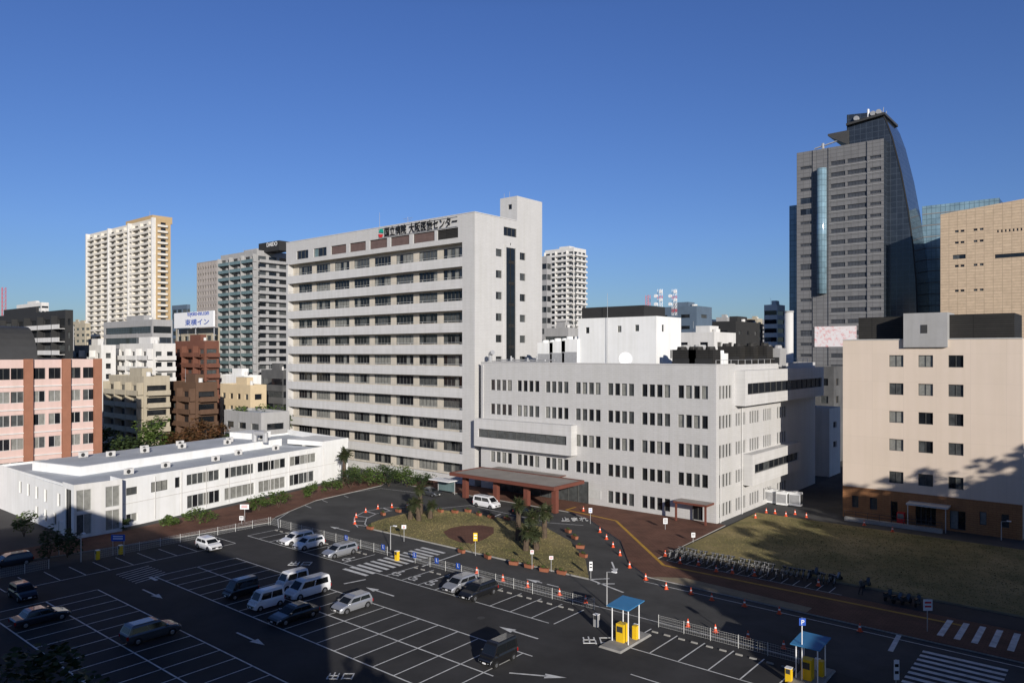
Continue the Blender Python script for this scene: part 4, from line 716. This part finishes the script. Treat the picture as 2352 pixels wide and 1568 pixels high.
for x in [-92+2.6*i for i in range(20)]+[-32.2+2.6*i for i in range(5)]:
    if -71.5<x<-64.8: continue
    for dx in (-.6,.6):
        if ws0 is None: ws0=thing('wheel_stop','low concrete wheel stop at the head of a bay by the fence','wheel stop',(0,0,0),'wheel stops along the fence',0,True); mb=MB(); mb.loft([[(-.3,-.08,0),(.3,-.08,0),(.3,.08,0),(-.3,.08,0)],[(-.27,-.05,.12),(.27,-.05,.12),(.27,.05,.12),(-.27,.05,.12)]]); mb.build('block',conc,ws0); ws0.location=(x+dx,59.4,.006)
        else: dup(ws0,(x+dx,59.4,.006))
def shelter(a,b,label,h,rot):
    t=thing('ticket_shelter',label,'ticket shelter',(a,b,0),None,rot,True)
    mb=MB(); mb.loft([[(-1.1,-2.6,.006),(1.1,-2.6,.006),(1.1,2.6,.006),(-1.1,2.6,.006)],[(-1.,-2.5,.16),(1.,-2.5,.16),(1.,2.5,.16),(-1.,2.5,.16)]]); mb.build('kerb_island',conc,t)
    for x in (-.8,.8):
        for y in (-.9,.9): mb=MB(); mb.cyl((x,y,.16),(x,y,h-.05),.05,n=6); mb.build('post',signw,t)
    mb=MB(); mb.loft([[(-1.1,-1.35,h-.12),(1.1,-1.35,h-.12),(1.1,1.35,h+.06),(-1.1,1.35,h+.06)],[(-1.1,-1.35,h-.04),(1.1,-1.35,h-.04),(1.1,1.35,h+.14),(-1.1,1.35,h+.14)]]); mb.build('roof',blue,t)
    mb=MB(); mb.box(-.45,.3,-.85,-.1,.16,1.7); mb.build('ticket_machine',ybox,t); mb=MB(); mb.box(-.35,.2,-.88,-.853,1.0,1.5); mb.build('machine_panel',darkbar,t)
    mb=MB(); mb.box(.35,.75,.5,1.0,.16,1.3); mb.build('barrier_box',ybox,t); mb=MB(); mb.box(-.2,.2,1.5,1.8,.16,1.05); mb.build('control_box',signw,t)
a,b=G(1437,1472); shelter(a,b,'blue roofed ticket shelter with yellow machines in the sun',3.3,0); a,b=G(1862,1558); shelter(a,b,'blue roofed ticket shelter at lower right edge in shade',2.9,0)
for px,py,l in [(1370,1438,'grey barrier machine left of the sunny ticket shelter'),(1812,1566,'yellow machine left of the lower right ticket shelter'),(912,1286,'yellow post box at the crossing by the fence'),(277,1272,'yellow ticket machine under the blue sign at left'),(224,1284,'short yellow bollard box at the left fence')]:
    a,b=G(px,py); t=thing('barrier_machine',l,'machine',(a,b,0)); mb=MB(); mb.box(a-.22,a+.22,b-.2,b+.2,.006,1.1); mb.build('cabinet',grm if 'grey' in l else ybox,t); mb=MB(); mb.box(a-.25,a+.25,b-.23,b+.23,1.1,1.15); mb.build('lid',signw,t); mb=MB(); mb.box(a-.16,a+.16,b-.22,b-.203,.7,1.05); mb.build('panel',darkbar,t)
def sign(px,py,h,label,bw_,bh_,mat,txt=None,pole=grm,n=1,tm=signw,z=0):
    a,b=G(px,py,z); t=thing('post_sign',label,'sign',(a,b,z)); F2=Vector((-.6397,.7687)); r2=Vector((.7687,.6397))
    for k in range(n): q=Vector((a,b))+r2*((k-.5*(n-1))*bw_*.8); mb=MB(); mb.cyl((q.x,q.y,z),(q.x,q.y,z+h),.04,n=6); mb.build('post',pole,t)
    mb=MB(); mb.ob((a,b),r2,-F2,-bw_/2,bw_/2,.06,.11,z+h-bh_,z+h); mb.build('board',mat,t)
    o=Vector((a,b))-F2*.12
    if txt: text(txt,'sign_letters',tm,t,(*(o-r2*bw_*.22),z+h-bh_*.8),(*r2,0),(0,0,1),bw_*.44,bh_*.6)
    else:
        for k in range(2): mb=MB(); mb.ob((a,b),r2,-F2,-bw_*.36,bw_*.36,.112,.12,z+h-bh_*(.35+.35*k),z+h-bh_*(.2+.35*k)); mb.build('sign_stripe',tm,t)
sign(1842,1566,4.9,'tall parking sign on white pole at the lower right shelter',.5,.55,blues,'P',pole=signw); sign(272,1275,2.6,'blue sign on two posts at the left lot entrance',1.7,.8,blues,n=2); sign(562,1198,2.6,'white direction sign with red line near the annex',1.3,.7,signw,tm=signr); sign(1092,1275,2.8,'orange topped notice sign on the island',.5,1.0,ybox,z=.18); sign(928,1243,2.2,'white stop sign with red writing on the island left part',.6,.5,signw,'止まれ',tm=signr,z=.18); sign(1222,1306,2.2,'small white notice sign on the island front edge, left one',.4,.45,signw,tm=signr,z=.18); sign(1266,1312,1.8,'small red marked notice sign on the island front edge',.45,.4,signw,tm=signr,z=.18); sign(1357,1328,1.9,'narrow white sign at the right tip of the island',.35,1.0,signw,tm=blk); sign(2130,1452,3.0,'white signboard on a post at the right path',.8,1.0,signw,tm=signr); sign(1356,1202,2.3,'white notice stand on the brick path by the entrance',.5,.7,signw,tm=blues,z=.12); sign(555,1203,1.2,'low white signboard by the annex pavement',.6,.6,signw,tm=blk); sign(2058,1568,1.8,'narrow white post sign at the bottom right edge',.4,1.5,signw,tm=blk); sign(1592,1245,1.3,'low white notice beside the cycle park',.5,.6,signw,tm=blk,z=.1); sign(1528,1215,1.6,'white leaning notice by the side porch',.6,.8,signw,tm=blk,z=.12)
def lamp(px,py,h,label):
    a,b=G(px,py); t=thing('lamp_post',label,'lamp post',(a,b,0)); mb=MB(); mb.cyl((a,b,0),(a,b,h),.07,.045,7); mb.build('pole',grm,t); mb=MB(); mb.cyl((a,b,h),(a+.9,b,h+.15),.04,n=5); mb.build('arm',grm,t); mb=MB(); mb.box(a+.6,a+1.1,b-.12,b+.12,h+.1,h+.22); mb.build('lamp_head',signw,t)
lamp(1394,1392,3.4,'thin grey lamp post near the sunny ticket shelter'); lamp(135,1275,4.2,'grey lamp post before the annex corner'); lamp(186,1290,3.4,'short grey post by the left lot entrance'); lamp(897,1262,3.0,'thin post on the fence line by the crossing'); lamp(2300,1240,2.5,'post before the right end of the beige building')
t=thing('bus_shelter','small white flat shelter left of the entrance canopy','shelter',(-93.5,93,0)); mb=MB(); mb.box(-96,-91,92.2,94.8,2.5,2.65); mb.build('roof',signw,t)
for x in (-95.6,-91.5): mb=MB(); mb.cyl((x,94.2,.1),(x,94.2,2.5),.06,n=6); mb.build('post',grm,t)
mb=MB(); mb.box(-95.5,-91.6,94.2,94.25,.5,2.2); mb.build('glass_screen',tealg,t)
def ring(mb,cx,cz,r,w,n=14,y=0):
    for i in range(n):
        t0,t1=2*PI*i/n,2*PI*(i+1)/n; mb.cyl((cx+r*math.cos(t0),y,cz+r*math.sin(t0)),(cx+r*math.cos(t1),y,cz+r*math.sin(t1)),w,n=4)
bi=thing('parked_bicycle','bicycle parked in the shaded rows of the cycle park','bicycle',(0,0,0),'bicycles in the cycle park',0,True)
for x in (-.52,.52): mb=MB(); ring(mb,x,.33,.31,.022); [mb.cyl((x,0,.33),(x+.3*math.cos(k*1.05),0,.33+.3*math.sin(k*1.05)),.006,n=3) for k in range(6)]; mb.build('wheel',tyre,bi)
mb=MB(); 
for p,q in (((-.52,0,.33),(-.1,0,.3)),((-.1,0,.3),(-.22,0,.85)),((-.1,0,.3),(.38,0,.75)),((.52,0,.33),(.36,0,.95)),((-.2,0,.7),(.38,0,.72)),((-.52,0,.33),(-.2,0,.7))): mb.cyl(p,q,.022,n=5)
mb.build('frame',grm,bi); mb=MB(); mb.loft([[(-.34,-.08,.86),(-.1,-.03,.86),(-.1,.03,.86),(-.34,.08,.86)],[(-.34,-.07,.92),(-.1,-.02,.91),(-.1,.02,.91),(-.34,.07,.92)]]); mb.build('saddle',blk,bi); mb=MB(); mb.cyl((.34,-.28,1.0),(.34,.28,1.0),.018,n=5); mb.cyl((.36,0,.9),(.34,0,1.0),.02,n=5); mb.build('handlebar',grm,bi); mb=MB(); mb.loft([[(.45,-.13,.72),(.7,-.13,.72),(.7,.13,.72),(.45,.13,.72)],[(.42,-.17,.97),(.76,-.17,.97),(.76,.17,.97),(.42,.17,.97)]]); mb.build('basket',darkbar,bi)
fst=True
for i in range(52):
    x=-43+i*.56 if i<34 else -43+(i-34)*.8; y=(83.6 if i<34 else 81.7)+R.uniform(-.15,.15)
    if i in (7,13,22,29): continue
    if fst: bi.location=(x,y,.07); bi.rotation_euler=(0,0,1.4); fst=False
    else: dup(bi,(x,y,.07),PI/2+R.uniform(-.25,.25))
sc=thing('parked_scooter','motor scooter parked at the right end of the cycle park','scooter',(0,0,0),'scooters right of the bicycles',0,True)
for x in (-.6,.6): mb=MB(); mb.cyl((x,-.06,.25),(x,.06,.25),.25,n=12); mb.build('wheel',tyre,sc)
mb=MB(); mb.loft([[(-.85,-.12,.45),(-.85,.12,.45),(-.85,.1,.72),(-.85,-.1,.72)],[(-.2,-.18,.3),(-.2,.18,.3),(-.2,.14,.7),(-.2,-.14,.7)],[(.1,-.16,.22),(.1,.16,.22),(.1,.16,.32),(.1,-.16,.32)],[(.45,-.18,.3),(.45,.18,.3),(.42,.18,.9),(.42,-.18,.9)],[(.62,-.06,.5),(.62,.06,.5),(.55,.06,.95),(.55,-.06,.95)]]); mb.build('body',CP['grey'],sc); mb=MB(); mb.box(-.8,-.15,-.13,.13,.72,.82); mb.build('seat',blk,sc); mb=MB(); mb.cyl((.42,-.32,1.0),(.42,.32,1.0),.025,n=5); mb.cyl((.6,0,.3),(.42,0,1.0),.035,n=5); mb.build('handlebar',darkbar,sc)
for i,(px,py) in enumerate([(1870,1325),(1920,1335),(2040,1378),(2062,1385),(2082,1388),(2108,1392),(1990,1350)]):
    a,b=G(px,py)
    if i==0: sc.location=(a,b,.07); sc.rotation_euler=(0,0,1.2)
    else: dup(sc,(a,b,.07),1.2+R.uniform(-.3,.3))
def person(px,py,label,z):
    a,b=G(px,py,z); J=[(0,0,.95),(0,0,1.2),(0,0,1.45),(0,0,1.56),(.02,0,1.68),(.1,.1,.5),(.0,.1,.06),(.14,.1,.03),(-.1,-.1,.5),(-.25,-.1,.08),(-.1,-.1,.04),(0,.2,1.42),(-.06,.26,1.15),(.08,.25,.92),(0,-.2,1.42),(.06,-.26,1.15),(.15,-.25,.93),(0,.1,.9),(0,-.1,.9)]
    E=[(0,1),(1,2),(2,3),(3,4),(0,17),(17,5),(5,6),(6,7),(0,18),(18,8),(8,9),(9,10),(2,11),(11,12),(12,13),(2,14),(14,15),(15,16)]; rad=[.15,.15,.14,.06,.1,.07,.05,.045,.07,.05,.045,.07,.05,.04,.07,.05,.04,.1,.1]
    me=bpy.data.meshes.new('p'); me.from_pydata(J,E,[]); o=bpy.data.objects.new('p',me); C.objects.link(o); md=o.modifiers.new('s','SKIN'); 
    for i,v in enumerate(me.skin_vertices[0].data): v.radius=(rad[i],rad[i]); v.use_root=(i==0)
    sb=o.modifiers.new('d','SUBSURF'); sb.levels=1; dg=bpy.context.evaluated_depsgraph_get(); dg.update(); m2=bpy.data.meshes.new_from_object(o.evaluated_get(dg)); bpy.data.objects.remove(o)
    m2.materials.clear()
    for m in (cloth,CP['grey'],skin,hairm): m2.materials.append(m)
    for p in m2.polygons: c=p.center; p.material_index=3 if c.z>1.7 or (c.z>1.6 and c.x<-.01) else 2 if c.z>1.52 else 1 if c.z>.95 else 0; p.use_smooth=True
    q=bpy.data.objects.new('person',m2); C.objects.link(q); q.location=(a,b,z); q.rotation_euler=(0,0,-.5); tag(q,label,'person')
person(1978,1366,'person in dark clothes walking past the parked bicycles',.07)
# ================================================================ CAMERA, LIGHT
cam=bpy.data.cameras.new('camera'); co=bpy.data.objects.new('camera',cam); C.objects.link(co); co.location=(0,0,H); co.rotation_euler=(PI/2,0,math.atan2(.6397,.7687)); cam.sensor_width=36; cam.lens=36*F_/2352; cam.shift_y=26/2352; cam.clip_end=30000; cam.clip_start=.1; S.camera=co
el=math.radians(15.5); sd=Vector((-.823*math.cos(el),.568*math.cos(el),-math.sin(el)))
sl=bpy.data.lights.new('sun','SUN'); sl.energy=5; sl.angle=math.radians(.5); sl.color=(1,.94,.86); so=bpy.data.objects.new('sun',sl); C.objects.link(so); so.rotation_euler=sd.to_track_quat('-Z','Y').to_euler(); so.location=(50,-50,80)
w=bpy.data.worlds.new('World'); S.world=w; w.use_nodes=True; nt=w.node_tree; bg=nt.nodes['Background']; sk=nt.nodes.new('ShaderNodeTexSky'); sk.sky_type='NISHITA'; sk.sun_disc=False; sk.sun_elevation=el; sk.sun_rotation=math.atan2(.823,-.568); sk.air_density=1.0; sk.dust_density=.3; sk.ozone_density=3.5; sk.altitude=50
tc=nt.nodes.new('ShaderNodeTexCoord'); sp=nt.nodes.new('ShaderNodeSeparateXYZ'); rp=nt.nodes.new('ShaderNodeValToRGB'); mx=nt.nodes.new('ShaderNodeMix'); mx.data_type='RGBA'; mx.blend_type='MULTIPLY'; mx.inputs[0].default_value=1
nt.links.new(tc.outputs['Generated'],sp.inputs[0]); nt.links.new(sp.outputs[2],rp.inputs['Fac']); e=rp.color_ramp.elements; e[0].position=0; e[0].color=(.42,.5,.64,1); e[1].position=1; e[1].color=(.14,.16,.22,1)
for p,c in ((.15,(.49,.57,.83,1)),(.42,(.47,.56,.87,1)),(.55,(.25,.3,.45,1))): x=e.new(p); x.color=c
nt.links.new(sk.outputs[0],mx.inputs[6]); nt.links.new(rp.outputs[0],mx.inputs[7]); nt.links.new(mx.outputs[2],bg.inputs['Color']); bg.inputs['Strength'].default_value=.125
S.view_settings.view_transform='Standard'; S.view_settings.look='None'; S.view_settings.exposure=0
